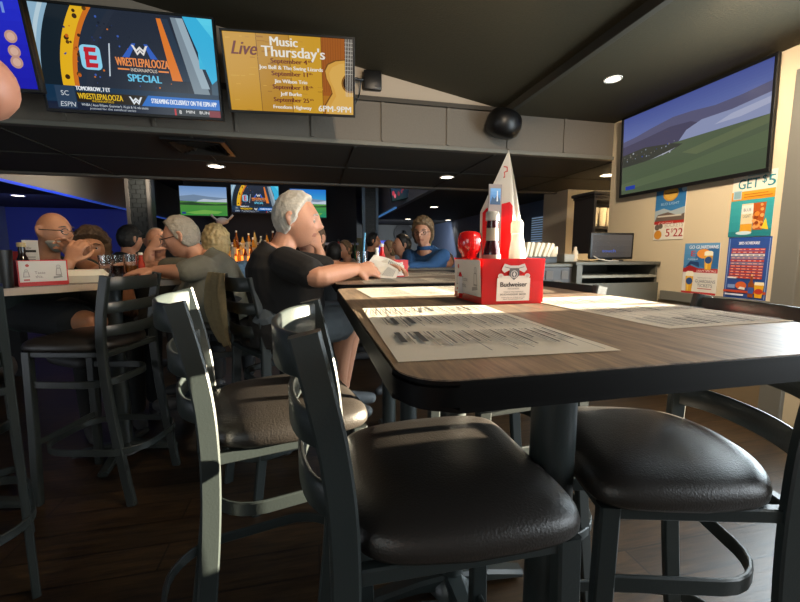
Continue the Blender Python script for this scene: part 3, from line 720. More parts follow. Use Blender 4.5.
def person(label, head, yaw, pelvis, body=None, pitch=0., roll=0., skin=SKIN, shirt=None, sleeve='short', pants=None, shorts=False,
           hair=None, arms=None, legs=None, W=1., belly=0., vox=.007, glasses=False, neck=(-.04, -.148), beard=None, hs=1., collar=False, group=None, shoe='3a3a3c', cap=None, rest=False):
    head = V(head); P = V(pelvis); by = math.radians(body if body is not None else yaw); hy = math.radians(yaw)
    f = V((math.cos(by), math.sin(by), 0)); s = V((-f.y, f.x, 0)); R = basis(hy, math.radians(pitch), math.radians(roll))
    N = head+f*neck[0]+V((0, 0, neck[1]))
    base = V((P.x, P.y, 0))
    t = thing('person', label, 'person', base, 0, group)
    Lc = lambda v: V(v)-base
    head, P, N = Lc(head), Lc(P), Lc(N)
    bm = new(); addhead(bm, head, R, hs)
    limb(bm, [N-V((0, 0, .03)), N+(head-N)*.35, head+R @ V((-.022, 0, -.05))], [.062*W**.5, .054, .055], 16)
    torso_rings(bm, P, N, f, s, W, 0, belly)
    sh = []
    arms = arms or [None, None]; legs = legs or [None, None]; A = []; G = []
    for k, sd in enumerate((1, -1)):     # left then right
        a = arms[k] or {}
        up = (N-P).normalized()
        S0 = Lc(a['sh']) if 'sh' in a else N+s*sd*.172*W-up*.052-f*.012
        E0 = Lc(a['el']) if 'el' in a else S0+V((0, 0, -.26))+f*.05+s*sd*.03
        W0 = Lc(a['wr']) if 'wr' in a else E0+f*.22+V((0, 0, .05))-s*sd*.06
        limb(bm, [S0, S0*.5+E0*.5, E0, E0*.55+W0*.45, W0], [.054*W**.5, .050, .044, .041, .029], 14)
        hd = V(a.get('hd', tuple((W0-E0).normalized()))); hn = V(a.get('hn', (0, 0, -1)))
        addhand(bm, W0, hd, hn, a.get('curl', .45), sd > 0)
        A.append((S0, E0, W0))
        g = legs[k] or {}
        H0 = P+s*sd*.085+V((0, 0, -.01)); K0 = Lc(g['kn']) if 'kn' in g else H0+f*.42+V((0, 0, -.04))+s*sd*.04
        F0 = Lc(g['an']) if 'an' in g else V((K0.x+f.x*-.03, K0.y+f.y*-.03, .092 if not rest else .38)); fd = V(g.get('fd', tuple(f)))
        limb(bm, [H0, H0*.5+K0*.5, K0], [.088, .078, .058], 16); limb(bm, [K0, K0*.68+F0*.32+f*-.015, F0], [.056, .054, .036], 16)
        limb(bm, [F0+V((0, 0, -.03))-fd*.03, F0+V((0, 0, -.045))+fd*.07, F0+V((0, 0, -.058))+fd*.15], [.034, .034, .026], 12)
        G.append((H0, K0, F0, fd))
    def lip(p):
        q = R.transposed() @ (p-head)/hs
        return q.x > .062 and abs(q.y) < .026 and -.066 < q.z < -.049
    finish(bm, 'body', [skin, LIP], t, vox, 2, lip)
    # shirt
    bm = new(); gr = .013
    torso_rings(bm, P+V((0, 0, -.005)), N, f, s, W, gr, belly, neckr=.074)
    for S0, E0, W0 in A:
        if sleeve == 'short': limb(bm, [S0, S0*.5+E0*.5, S0*.22+E0*.78], [.066*W**.5, .066, .064], 16)
        elif sleeve == 'long': limb(bm, [S0, S0*.5+E0*.5, E0, E0*.5+W0*.5, E0*.08+W0*.92], [.066*W**.5, .062, .056, .050, .042], 16)
        else: limb(bm, [S0, S0*.8+E0*.2], [.060*W**.5, .056], 16)
    if collar: 
        cv = [N+R @ V((.062*math.cos(q), .066*math.sin(q), .022)) for q in [PI*2*i/20 for i in range(20)]]; sweep(bm, cv, rect(.014, .04, .004), closed=True)
    finish(bm, 'shirt', shirt, t, vox, 3)
    # trousers / shorts and shoes
    bm = new()
    up = (N-P); torso_rings(bm, P-up*.02, P+up*.26, f, s, W*.98, .006, 0)
    for H0, K0, F0, fd in G:
        if shorts: limb(bm, [H0, H0*.5+K0*.5, H0*.16+K0*.84], [.104, .098, .092], 16)
        else: limb(bm, [H0, H0*.5+K0*.5, K0], [.102, .09, .072], 16); limb(bm, [K0, K0*.5+F0*.5, F0*.94+K0*.06], [.072, .066, .056], 16)
    finish(bm, 'shorts' if shorts else 'trousers', pants, t, vox, 2)
    for H0, K0, F0, fd in G:
        bm = new(); z = V((0, 0, 1))
        limb(bm, [F0-z*.035-fd*.045, F0-z*.045+fd*.06, F0-z*.055+fd*.175], [.046, .046, .034], 14); finish(bm, 'shoe', mat('shoe_'+shoe, shoe, .6), t, max(vox, .007), 2)
    # hair
    if hair:
        kind, hm = hair; bm = new(); res = bmesh.ops.create_icosphere(bm, subdivisions=5, radius=1); kill = []
        for v in res['verts']:
            d = v.co.copy(); x, y, z = d
            tab, th = HAIRLINE[kind]
            for (xa, la), (xb, lb) in zip(tab, tab[1:]):
                if x <= xb: lim = la+(lb-la)*(x-xa)/(xb-xa); break
            inside = z > lim
            p = headshape(d)
            nz = .0 if kind == 'fringe' else noise.noise(d*(9 if kind == 'curly' else 6)+V((1.3, .2, .5)))
            q = d.normalized(); ext = th*(1+.55*nz)+ (.012*max(0, z) if kind != 'fringe' else 0)
            if kind in ('long', 'curly') and z < -.1: p.x = min(p.x, .02); q = V((q.x*.6, q.y, q.z*.8)); ext += .022*min(1, -z)
            v.co = head+R @ ((p+q*(ext if inside else -.012))*hs)
        finish(bm, 'hair', hm, t, max(.0055, vox*.75), 1)
    if beard:
        bm = new(); res = bmesh.ops.create_icosphere(bm, subdivisions=5, radius=1)
        for v in res['verts']:
            d = v.co.copy(); x, y, z = d; inside = (z < -.46 and x > -.1 and not (x > .72 and -.56 < z < -.42 and abs(y) < .25)); v.co = head+R @ ((headshape(d)+d*(.008 if inside else -.014))*hs)
        finish(bm, 'beard', beard, t, max(.006, vox*.8), 1)
    if cap:
        bm = new(); res = bmesh.ops.create_icosphere(bm, subdivisions=4, radius=1)
        for v in res['verts']:
            d = v.co.copy(); v.co = head+R @ (headshape(d)+d*(.016 if d.z > .22 else -.012))
        limb(bm, [head+R @ V((.085, .05*k, .045)) for k in (-1, 0, 1)], [.012]*3, 8)
        sweep(bm, [head+R @ V((.07, 0, .05)), head+R @ V((.17, 0, .035))], circ(.075, 16, .006), up=R @ V((0, 0, 1)))
        finish(bm, 'cap', cap, t, .007, 2)
    for sd in (1, -1):
        bm = new(); ell(bm, head+R @ (V((.0815, sd*.031, .004))*hs), (.0095*hs,)*3, R, 2)
        for fc in bm.faces: fc.material_index = 1 if (R.transposed() @ (fc.calc_center_median()-head)).x > .0885*hs else 0
        obj('eye', bm, [EYEW, IRIS], t, 60)
        bm = new(); limb(bm, [head+R @ (V((.097, sd*.014, .030))*hs), head+R @ (V((.098, sd*.032, .035))*hs), head+R @ (V((.084, sd*.052, .029))*hs)], [.003, .0042, .0025], 6, 3)
        obj('eyebrow', bm, hair[1] if hair else mat('brow_grey', '5a4c42', .8), t, 60)
    if glasses:
        bm = new()
        for sd in (1, -1):
            ring = [head+R @ (V((.110-.008*abs(math.cos(q)), sd*.032+.024*math.cos(q), .004+.018*math.sin(q)))*hs) for q in [2*PI*i/18 for i in range(18)]]
            sweep(bm, ring, circ(.0022, 6), up=R @ V((1, 0, 0)), closed=True)
            tube(bm, [head+R @ (V(p)*hs) for p in ((.102, sd*.056, .010), (.05, sd*.078, .010), (-.012, sd*.084, .012), (-.03, sd*.083, -.006))], .0026, 6)
        tube(bm, [head+R @ (V((.112, .009*k, .008))*hs) for k in (-1, 1)], .0022, 6)
        obj('glasses', bm, M_plastic, t, 60)
    return t
FAB = lambda n, h, v=.1: mat(n, h, .85, bump=.35, scale=28, var=v)
BLACKTEE = FAB('black_tshirt', '191615'); GREYTEE = FAB('olive_grey_tshirt', '6a685c'); DENIM = FAB('denim_shirt', '1f4670', .2)
DARK = FAB('dark_cloth', '121416'); GSHORTS = mat('grey_shorts', '5c6266', .85, bump=.3, scale=30, var=.25)
WHITEHAIR = mat('white_hair', 'b9b2a6', .6, bump=.8, scale=90, var=.25); GREYHAIR = mat('grey_hair', '8f8678', .65, bump=.8, scale=90, var=.3)
BROWNHAIR = mat('brown_grey_hair', '6a553c', .65, bump=.9, scale=80, var=.35); DARKHAIR = mat('dark_hair', '4a3622', .65, bump=.9, scale=70, var=.4)
BLONDE = mat('blond_hair', 'b39a6c', .6, bump=.8, scale=80, var=.25); BLACKHAIR = mat('black_hair', '0e0c0b', .6, bump=.6, scale=80)
# 1 man in black
h = aty(296, 221, 1.92)
person('grey haired man in a black t-shirt and grey shorts reading a menu in the centre', h, -6, (-.15, 1.95, .845), body=2, pitch=4, shirt=BLACKTEE, pants=GSHORTS, shorts=True,
       hair=('short', WHITEHAIR), vox=.0055, belly=.06, neck=(-.075, -.135), W=1.08, shoe='55585a', hs=1.02,
       arms=[dict(el=(.13, 2.10, 1.10), wr=(.30, 1.90, 1.10), curl=.5, hd=(.9, -.3, .2), hn=(0, -.4, -1)),
             dict(sh=aty(285, 262, 1.74), el=aty(318, 277, 1.60), wr=aty(354, 270, 1.74), hd=(.95, .2, .05), hn=(-.1, .75, -.6), curl=.95)],
       legs=[dict(kn=(.24, 2.15, .84), an=(.16, 2.28, .36)), dict(kn=aty(348, 322, 1.93), an=aty(338, 398, 2.12), fd=(.85, -.5, 0))])
# 2 man in the grey shirt
h = aty(182, 238, 2.62)
person('man in a grey t-shirt and glasses leaning on the left table', h, 178, (-.50, 2.62, .85), body=184, pitch=14, shirt=GREYTEE, pants=FAB('dark_jeans', '20242a'), hair=('short', GREYHAIR), belly=.08, W=1.2,
       glasses=True, neck=(-.10, -.125), vox=.007, skin=SKIN,
       arms=[dict(el=aty(182, 272, 2.36), wr=aty(156, 271, 2.40), hd=(-1, .1, 0), hn=(0, .3, -1), curl=.35), dict(el=(-1.0, 2.85, 1.09), wr=(-1.15, 2.70, 1.10), curl=.4)],
       legs=[dict(kn=(-.78, 2.50, .80), an=(-.72, 2.46, .36)), dict(kn=(-.80, 2.74, .80), an=(-.74, 2.72, .36))])
# 3 bald man in glasses
h = aty(54, 232, 2.68)
e1 = aty(57, 279, 2.44); w1 = aty(69, 263, 2.46)
person('bald man in glasses and dark t-shirt, chin on clasped hands at the left table', h, -16, h+V((-.18, .12, -.47)), body=-30, pitch=2, shirt=FAB('dark_green_tshirt', '14221f'), pants=DARK, shorts=True, skin=SKIN2, glasses=True,
       beard=mat('grey_beard', '8a8478', .8, bump=.6, scale=90), vox=.007, neck=(-.09, -.15),
       arms=[dict(el=aty(94, 271, 2.70), wr=aty(79, 262, 2.54), hd=(-.5, .1, .8), hn=(-.2, -1, 0), curl=.7), dict(el=e1, wr=w1, hd=(.35, .1, .85), hn=(.1, 1, .1), curl=.7)],
       hs=.93, legs=[dict(kn=aty(97, 322, 2.46), an=aty(72, 350, 2.8)), dict(kn=aty(88, 322, 2.36), an=aty(60, 352, 2.75))])
# 4 curly haired woman
h = aty(92, 249, 3.1)
person('curly haired woman in a dark top behind the left table', h, -70, h+V((-.05, .12, -.52)), body=-60, shirt=DARK, sleeve='none', pants=DARK, skin=SKIN2, hair=('curly', DARKHAIR), vox=.008, W=.95)
# 5 man in a cap from behind
h = aty(130, 240, 4.0)
person('man in a black cap and shirt seen from behind past the curly haired woman', h, 60, h+V((-.08, -.05, -.55)), body=60, shirt=DARK, pants=DARK, hair=('short', BLACKHAIR), cap=DARK, vox=.009, sleeve='long', W=1.05)
# 6 bald man rubbing his eye
h = aty(157, 243, 3.45)
person('bald man in a dark shirt raising a hand to his face', h, -75, h+V((0, .1, -.52)), body=-70, pitch=10, shirt=DARK, pants=DARK, hair=('fringe', GREYHAIR), vox=.008,
       arms=[None, dict(el=aty(148, 262, 3.28), wr=aty(150, 250, 3.28), hd=(.4, 0, .5), hn=(.3, 1, 0), curl=.6)])
# 7 blond woman from behind
h = aty(216, 243, 3.3)
person('woman with pale blond hair in a blue patterned top, behind the grey shirt man', h, 118, h+V((.12, -.04, -.52)), body=105, shirt=mat('blue_print_top', '5a7894', .8, scale=45, var=.8, bump=.1), sleeve='long', pants=DARK, hair=('long', BLONDE), vox=.008)
# 8 person behind the man, hand at the face
h = aty(311, 240, 2.62)
person('person behind the man in black holding a dark phone up to the face', h, -130, h+V((.05, .18, -.50)), body=-100, shirt=DARK, sleeve='none', pants=DARK, hair=('short', DARKHAIR), vox=.008, W=.9,
       arms=[dict(el=aty(322, 268, 2.42), wr=aty(319, 250, 2.40), hd=(-.2, .1, .9), hn=(-.6, .6, 0), curl=.6), None])
# 9 woman in blue
h = aty(423, 233, 3.32)
person('woman with short brown hair, glasses and a blue denim shirt', h, 238, h+V((.05, .10, -.50)), body=225, pitch=4, shirt=DENIM, sleeve='long', collar=True, pants=DARK, hair=('bob', BROWNHAIR), glasses=True, vox=.007,
       arms=[dict(el=aty(428, 268, 3.12), wr=aty(408, 267, 3.0), hd=(-1, 0, .1), curl=.4), dict(el=aty(408, 266, 3.28), wr=aty(398, 264, 3.08), hd=(-.8, -.3, .1), curl=.4)])
# distant patrons
for px, py, Y, yw, lb, hr, shm in (
    (402, 246, 4.3, 180, 'dark haired distant patron left of the woman in blue', BLACKHAIR, DARK),
    (334, 254, 4.4, 80, 'patron with dark hair seen from behind, right of the chin of the man in black', BLACKHAIR, DARK),
    (345, 250, 5.4, 200, 'distant patron with brown hair near the taps', BROWNHAIR, FAB('grey_top', '77736c')),
    (389, 251, 5.0, 170, 'distant patron with reddish hair behind the menu held up', BROWNHAIR, DARK),
    (448, 262, 5.6, 240, 'distant patron in a pale blue shirt right of the woman in blue', BROWNHAIR, FAB('pale_blue_shirt', '8ca4b8')),
    (373, 242, 5.6, 5, 'distant patron in a black cap beside the black brick column', BLACKHAIR, DARK)):
    h = aty(px, py, Y)
    person(lb, h, yw, h+V((0, .08, -.55)), shirt=shm, pants=DARK, hair=('short', hr), vox=.012, sleeve='long', group=None)

# ================================================================== TABLE ITEMS
def transl(name, hexc, rough, fac, tint=None):
    m = mat(name, hexc, rough); nt = m.node_tree; b = nt.nodes['Principled BSDF']; out = nt.nodes['Material Output']
    tr = nt.nodes.new('ShaderNodeBsdfTranslucent'); tr.inputs[0].default_value = lin(rgb(tint or hexc))+(1,)
    mx = nt.nodes.new('ShaderNodeMixShader'); mx.inputs[0].default_value = fac
    nt.links.new(b.outputs[0], mx.inputs[1]); nt.links.new(tr.outputs[0], mx.inputs[2]); nt.links.new(mx.outputs[0], out.inputs[0]); return m
M_red = transl('red_caddy_plastic', 'b81612', .35, .35, 'ff2010')
M_card = transl('white_card', 'dcd6cc', .6, .35)
M_glass = mat('clear_glass', 'f2f4f4', .04, trans=1.); M_redb = mat('ketchup_red', '38090a', .15, coat=.5)
def tray(w, d, h, th=.003, flare=.004):
    bm = new()
    o0 = [(-w/2, -d/2), (w/2, -d/2), (w/2, d/2), (-w/2, d/2)]
    def ring(e, z): return [bm.verts.new((x+math.copysign(e, x), y+math.copysign(e, y), z)) for x, y in o0]
    R = [ring(0, 0), ring(flare, h), ring(flare-th, h), ring(-th, th)]
    for A, Bq in zip(R, R[1:]):
        for k in range(4): bm.faces.new((A[k], A[(k+1) % 4], Bq[(k+1) % 4], Bq[k]))
    bm.faces.new(R[0][::-1]); bm.faces.new(R[3]); return bm
def beer_label(cv, W, H):
    k = U(cv, W, H)
    P_ = 'd8c8bc'; R_ = '9a1410'; G = '6a5c58'
    k.p([(.0, .0), (1, .0), (1, .60), (.93, .62), (.93, .66), (.07, .66), (.07, .62), (0, .60)], P_)
    k.p([(.02, .02), (.98, .02), (.98, .59), (.02, .59)], 'e0d2c6')
    k.p([(.12, .82), (.2, .97), (.38, .92), (.62, .92), (.8, .97), (.88, .82), (.8, .74), (.66, .80), (.34, .80), (.2, .74)], 'c8bcb4'); k.p([(.2, .90), (.38, .86), (.62, .86), (.8, .90), (.79, .88), (.62, .84), (.38, .84), (.21, .88)], G)
    for x in (.1, .9): k.d(x, .66, .075, 'd4c4ba', .06); k.d(x, .66, .05, 'c0aca2', .04)
    k.p([(.36, .84), (.64, .84), (.66, .68), (.5, .55), (.34, .68)], '5a5250'); k.d(.5, .70, .1, 'b8aca6'); k.d(.5, .70, .075, '5e5654'); k.p([(.5, .77), (.545, .70), (.5, .63), (.455, .70)], 'c8bcb6')
    k.t('Budweiser', .5, .385, .125, '241c1c', .80, bold=.004)
    k.t('KING OF BEERS', .5, .315, .04, G, .34); k.t('THIS IS THE FAMOUS', .5, .235, .035, G, .6); k.t('BUDWEISER BEER', .5, .165, .045, '4a4040', .78)
    k.t('brewed by our original process', .5, .10, .03, G, .7); k.t('FROM THE CHOICEST HOPS', .5, .05, .03, G, .6)
    for i in range(7):
        for x in (-.04, 1.04): k.d(x, .05+.09*i, .014, 'e0d2c6')
def side_print(cv, W, H, redge=True):
    k = U(cv, W, H); k.r(0, 0, 1, 1, 'c9c2ba')
    g = '8a8480'
    for x, y, s in ((.14, .5, .16), (.82, .6, .22)):
        k.d(x, y+s*.7, s*.35, g); k.d(x, y+s*.7, s*.28, 'b8b2ac'); k.p([(x-.07, y-s), (x+.07, y-s), (x+.05, y+s*.4), (x-.05, y+s*.4)], g); k.p([(x-.05, y-s*.8), (x+.05, y-s*.8), (x+.035, y+s*.3), (x-.035, y+s*.3)], 'c0bab4')
    k.t('Taste', .42, .46, .12, '6a6260', .22); k.t('this.', .40, .30, .12, '6a6260', .16)
    k.p([(.70, .25), (.9, .3), (.88, .38), (.7, .34)], g); k.d(.17, .82, .06, 'b04038'); k.r(.08, .2, .2, .26, 'b04038')
def caddy(label, x, y, z, rz, w=.152, d=.171, h=.107, side=-1):
    t = thing('condiment_caddy', label, 'caddy', (x, y, z), rz)
    obj('tray', tray(w, d, h), M_red, t)
    cv = Canvas(0, .00006); beer_label(cv, w*.56, h*.86); o = cv.build('front_label', t); o.location = (0, -d/2-.0045, h*.49); o.rotation_euler = (math.atan(.004/h), 0, 0)
    cv = Canvas(0, .00006); side_print(cv, d*.97, h*.94); o = cv.build('side_label', t); o.location = (side*(w/2+.004), 0, h*.5); o.rotation_euler = (math.atan(.004/h), 0, -PI/2 if side < 0 else PI/2)
    return t
caddy('red beer carton caddy with white label on the near table', .461, .920, TZ, 0)
def bottle(label, x, y, z, h, r, bodym, capm, lab=None, neck=.35, cat='bottle', name='ketchup_bottle', group=None):
    t = thing(name, label, cat, (x, y, z), 0, group)
    bm = new(); lathe(bm, [(0, 0), (r*.92, 0), (r, .006), (r, h*.50), (r*.92, h*.58), (r*.55, h*.72), (r*neck*1.15, h*.84), (r*neck, h*.92), (0, h*.92)], n=24); obj('body', bm, bodym, t, 40)
    bm = new(); q = r*neck*1.35; lathe(bm, [(0, h*.90), (q, h*.90), (q, h*.985), (q*.85, h), (0, h)], n=20); obj('cap', bm, capm, t, 40)
    if lab:
        bm = new(); lathe(bm, [(r*1.01, h*.12), (r*1.015, h*.12), (r*1.015, h*.46), (r*1.01, h*.46)], n=24); bmesh.ops.delete(bm, geom=[f for f in bm.faces if len(f.verts) > 4], context='FACES_ONLY'); obj('label_band', bm, lab, t, 40)
    return t
Zc = TZ+.004
t = bottle('glass ketchup bottle with a pale cap and label in the red carton', .421, .868, Zc, .213, .021, M_redb, mat('cap_grey', 'b8b2a8', .4), None, .56)
bm = new(); lathe(bm, [(.0135, .145), (.0148, .145), (.0128, .182), (.012, .182)], n=20); obj('neck_label', bm, mat('neck_label', 'a89a86', .6), t, 40)
bm = new(); lathe(bm, [(.0214, .055), (.0216, .055), (.0216, .112), (.0214, .112)], n=20); obj('front_label', bm, mat('bottle_label', '8a7a68', .6), t, 40)
t = thing('squeeze_bottle', 'glossy red squeeze bottle at the left of the red carton', 'bottle', (.405, .965, Zc))
bm = new(); lathe(bm, [(0, 0), (.026, 0), (.028, .008), (.027, .06), (.018, .09), (.020, .112), (.030, .125), (.032, .15), (.028, .166), (.018, .172), (0, .173)], n=28); obj('body', bm, mat('squeeze_red', 'c8181a', .15, coat=.6), t, 60)
bm = new(); lathe(bm, [(.0275, .012), (.0284, .012), (.0276, .055), (.027, .055)], n=24); obj('label_band', bm, mat('squeeze_label', 'c8c0c0', .5), t, 40)
# tall folded card standing in the carton
def ptY(px, py, Y): return aty(px, py, Y)
t = thing('table_card', 'tall white pointed card with a red panel standing in the red carton', 'menu card', (.50, .955, Zc))
def panel(pts3, th, m, name, par, org):
    bm = new(); f = bm.faces.new([bm.verts.new(V(p)-org) for p in pts3]); n_ = f.normal.copy() if f.normal.length else V((0, 1, 0)); f.normal_update()
    r = bmesh.ops.solidify(bm, geom=[f], thickness=th); return obj(name, bm, m, par)
org = V((.50, .955, Zc))
zb = Zc+.0015
def dn(p): return V((p.x, p.y, zb))
a1, a2, a3, a4 = aty(480.5, 212, .955), aty(509, 150, .945), aty(514.5, 188, .945), aty(515, 258, .945)
a0 = dn(a1); bt = V((a4.x, .945, zb))
panel([a0, bt, V((aty(512.5, 188, .945).x, .945, a3.z)), a2, a1], .0025, M_card, 'front_panel', t, org)
b3 = aty(526, 255, 1.0); panel([bt+V((.001, 0, 0)), V((b3.x, 1.0, zb)), b3, aty(516.5, 190, .955), a2], .0025, M_card, 'side_panel', t, org)
M_redcard = transl('red_card', 'd01420', .45, .4, 'ff1020')
q = [aty(482, 257, .95), aty(512.5, 257, .942), aty(512, 206, .942), aty(509, 202, .942), aty(486, 208.5, .95), aty(482, 213, .95)]; q[0].z = q[1].z = zb+.002
panel([p+V((0, -.004, 0)) for p in q], .001, M_redcard, 'red_panel', t, org)
cv = Canvas(0, .00006); k = U(cv, .02, .03); k.p([(.3, 0), (.55, .05), (.5, .45), (.9, .55), (.85, .95), (.3, 1), (.28, .9), (.7, .85), (.72, .63), (.35, .5), (.4, .12), (.28, .1)], 'b04034'); o = cv.build('logo', t); p = aty(505, 172, .935); o.location = p-org+V((0, 0, 0))
t = thing('photo_card', 'small grey framed card with a blue picture in front of the tall white card', 'card', (.444, .93, Zc))
p0, p1 = aty(489, 184, .93), aty(502, 182, .93); org = V((.444, .93, Zc))
bm = new(); box(bm, (p0.x-.444, -.001, .001), (p1.x-.444, .002, p0.z-Zc)); obj('card', bm, mat('card_grey', '948a88', .5), t)
cv = Canvas(0, .00006); W_ = p1.x-p0.x; k = U(cv, W_*.8, .040); k.g(0, 0, 1, 1, '3c78c0', '78b0e8', 5); k.p([(0, 0), (.2, .5), (.4, .35), (.7, .6), (1, .2), (1, 0)], '3a5a80'); k.p([(.62, .2), (.75, .2), (.72, .85), (.64, .85)], 'dce8f4'); o = cv.build('picture', t); o.location = ((p0.x+p1.x)/2-.444, -.0015, p0.z-Zc-.03)
t = thing('glass_shaker', 'sunlit clear glass shaker with a metal lid at the right of the red carton', 'shaker', (.512, .915, Zc))
bm = new(); lathe(bm, [(0, 0), (.017, 0), (.018, .01), (.018, .12), (.014, .15), (.014, .165), (.012, .165), (.012, .15), (.016, .118), (.016, .006), (0, .004)], n=24); obj('glass', bm, transl('frosted_glass', 'e8e8e4', .2, .5), t, 50)
bm = new(); lathe(bm, [(0, .166), (.0155, .166), (.0155, .19), (.012, .198), (0, .2)], n=24); obj('lid', bm, transl('lid_white', 'dcd8cc', .3, .3), t, 40)

# ---- printed menus
def menu_print(cv, W, H, seed=1):
    k = U(cv, W, H); rr = random.Random(seed); ink = '4a4540'
    k.r(.02, .94, .98, .945, '8a847c')
    for c in range(3):
        x0 = .03+.32*c; v = .92
        while v > .06:
            if rr.random() < .2 and v < .9:
                k.r(x0, v-.03, x0+.15, v, '2a2622'); v -= .05; continue
            w_ = rr.uniform(.1, .24); k.r(x0, v-.012, x0+w_, v, ink); v -= .022
            for i in range(rr.choice((1, 2, 2, 3))):
                k.r(x0, v-.007, x0+rr.uniform(.16, .29), v, '8c867e'); v -= .017
            v -= .014
def menu(label, x, y, z, rz, w=.424, h=.278, seed=1, name='menu'):
    t = thing(name, label, 'menu', (x, y, z), math.radians(rz))
    bm = new(); n = 14; rr = random.Random(seed); g = []
    for i in range(n+1):
        g.append([bm.verts.new(((i/n-.5)*w, (j/8-.5)*h, .0012+.0008*math.sin(i*.9+seed)*abs(i/n-.5)*2)) for j in range(9)])
    fs = [bm.faces.new((g[i][j], g[i+1][j], g[i+1][j+1], g[i][j+1])) for i in range(n) for j in range(8)]
    bmesh.ops.solidify(bm, geom=fs, thickness=.0004); obj('sheet', bm, M_paper, t, 60)
    cv = Canvas(0, .00003, .8); menu_print(cv, w, h, seed); o = cv.build('print', t); o.rotation_euler = (-PI/2, 0, 0); o.location = (0, 0, .0024)
    return t
menu('printed paper menu at the near left corner of the near table', .236, .612, TZ, -92, seed=2)
menu('printed paper menu at the right end of the near table', .682, .715, TZ, -268, seed=3)
menu('sunlit printed menu along the far edge of the near table', .335, 1.185, TZ, 183, h=.27, w=.37, seed=4)
menu('menu lying at the near edge of the second table, under the forearm', .42, 1.66, TZ, 178, seed=5)
menu('menu lying across the right half of the second table', .62, 2.12, TZ, 200, seed=6)
menu('menu under the hands of the woman in blue', .86, 2.86, TZ, 186, w=.35, seed=8)
# booklet in the man's hand
t = thing('held_menu', 'folded menu held open in the hand of the man in black', 'menu', tuple(aty(376, 270, 1.80)))
org = V(t.location)
for nm, pts in (('page', [(364, 268, 1.80), (374, 254.5, 1.86), (388, 258, 1.90), (404, 265.5, 1.92), (402, 273, 1.86), (384, 268, 1.80)]), ('page', [(362, 272, 1.77), (372, 259, 1.80), (389, 264, 1.82), (399, 270, 1.84), (396, 279, 1.80), (378, 277.5, 1.76)])):
    bm = new(); P_ = [aty(*p)-org for p in pts]
    vs = [bm.verts.new(p) for p in P_]; fs = [bm.faces.new((vs[0], vs[1], vs[2], vs[5])), bm.faces.new((vs[5], vs[2], vs[3], vs[4]))]
    bmesh.ops.solidify(bm, geom=fs, thickness=.001); pg = obj(nm, bm, M_paper, t)
    bm = new()
    for i in range(7):
        u0 = .12+.11*i; a = P_[5].lerp(P_[4], u0*.9); b_ = P_[2].lerp(P_[3], u0*.9); c_ = P_[5].lerp(P_[4], u0*.9+.05); d_ = P_[2].lerp(P_[3], u0*.9+.05); off = V((0, -.004, .002))
        bm.faces.new([bm.verts.new(p+off) for p in (a.lerp(b_, .15), c_.lerp(d_, .15), c_.lerp(d_, .8), a.lerp(b_, .8))])
    obj('print', bm, mat('print_grey', '8a857c', .8), t)
caddy('small red and white caddy on the second table, beside the held menu', .41, 1.98, TZ, math.radians(20), .10, .12, .085)
for px, Y, hh, lb, bmx in ((382, 2.12, .17, 'red bottle with a pale blue straw in the second table caddy', mat('squeeze_red', 'c8181a', .15)), (377, 2.2, .15, 'white capped bottle behind the second table caddy', M_white)):
    p = aty(px, 262, Y); bottle(lb, p.x, p.y, TZ, hh, .022, bmx, M_white, None)
t = thing('drinking_glass', 'glass with a pale blue straw on the second table', 'glass', (.30, 2.36, TZ))
bm = new(); lathe(bm, [(0, 0), (.03, 0), (.036, .13), (.033, .13), (.028, .006), (0, .006)], n=20); obj('glass', bm, M_glass, t, 60)
bm = new(); tube(bm, [(0, 0, .01), (.02, 0, .24)], .005, 8); obj('straw', bm, mat('straw_blue', '58a8d8', .4), t, 60)

# ---- left table
def onl(px, py): return atz(px, py, LZ)
p = onl(20, 285)
t = caddy('red caddy with a white side at the left edge of the left table', -1.241, 2.142, LZ, math.radians(134), .16, .17, .115)
for i in range(4):
    for j in range(5):
        pk = thing('sweetener_packet', ('yellow', 'white', 'pink', 'blue')[i]+' sweetener packet in the tray beside the left caddy', 'packet', tuple(lt(.392+.032*i, .062+.014*j)+V((0, 0, LZ+.012))), math.radians(44), 'sweetener packets by the left caddy')
        pk.rotation_euler = (math.radians(-14), 0, math.radians(44)); bm = new(); box(bm, (-.014, -.002, 0), (.014, .002, .062), .0015); obj('packet', bm, mat('packet_%d' % i, ('d8b86a', 'd0ccc0', 'd88a90', '4a6a78')[i], .6), pk)
t = thing('packet_tray', 'black tray holding sweetener packets on the left table', 'tray', tuple(lt(.44, .09)+V((0, 0, LZ))), math.radians(44))
obj('tray', tray(.15, .10, .03), M_plastic, t)
for px, py, w_, h_, lb, m, nm in ((13, 262, .055, .15, 'red card standing in the left caddy', M_red, 'red_card'), (32, 262, .055, .20, 'white drinks list card standing in the left caddy', M_card, 'drinks_card')):
    p = aty(px, py, 2.14); t = thing(nm, lb, 'card', (p.x, p.y, LZ+.005), math.radians(20)); bm = new(); box(bm, (-w_/2, -.002, 0), (w_/2, .002, h_), .001); obj('card', bm, m, t)
    if nm == 'drinks_card':
        cv = Canvas(0, .00006); k = U(cv, w_*.9, h_*.9); k.t('the', .4, .84, .05, '4a443c'); k.r(.12, .75, .88, .81, '2a2622')
        for i in range(9): k.r(.2, .62-.06*i, .8, .64-.06*i, '7a746c')
        o = cv.build('print', t); o.location = (0, -.0025, h_/2)
p = aty(23, 262, 2.11); bottle('dark glass sauce bottle between the red card and the white card', p.x, p.y, LZ+.004, .19, .024, mat('dark_glass', '180c08', .1), mat('cap_tan', 'a08a5c', .5), None, .5, name='sauce_bottle')
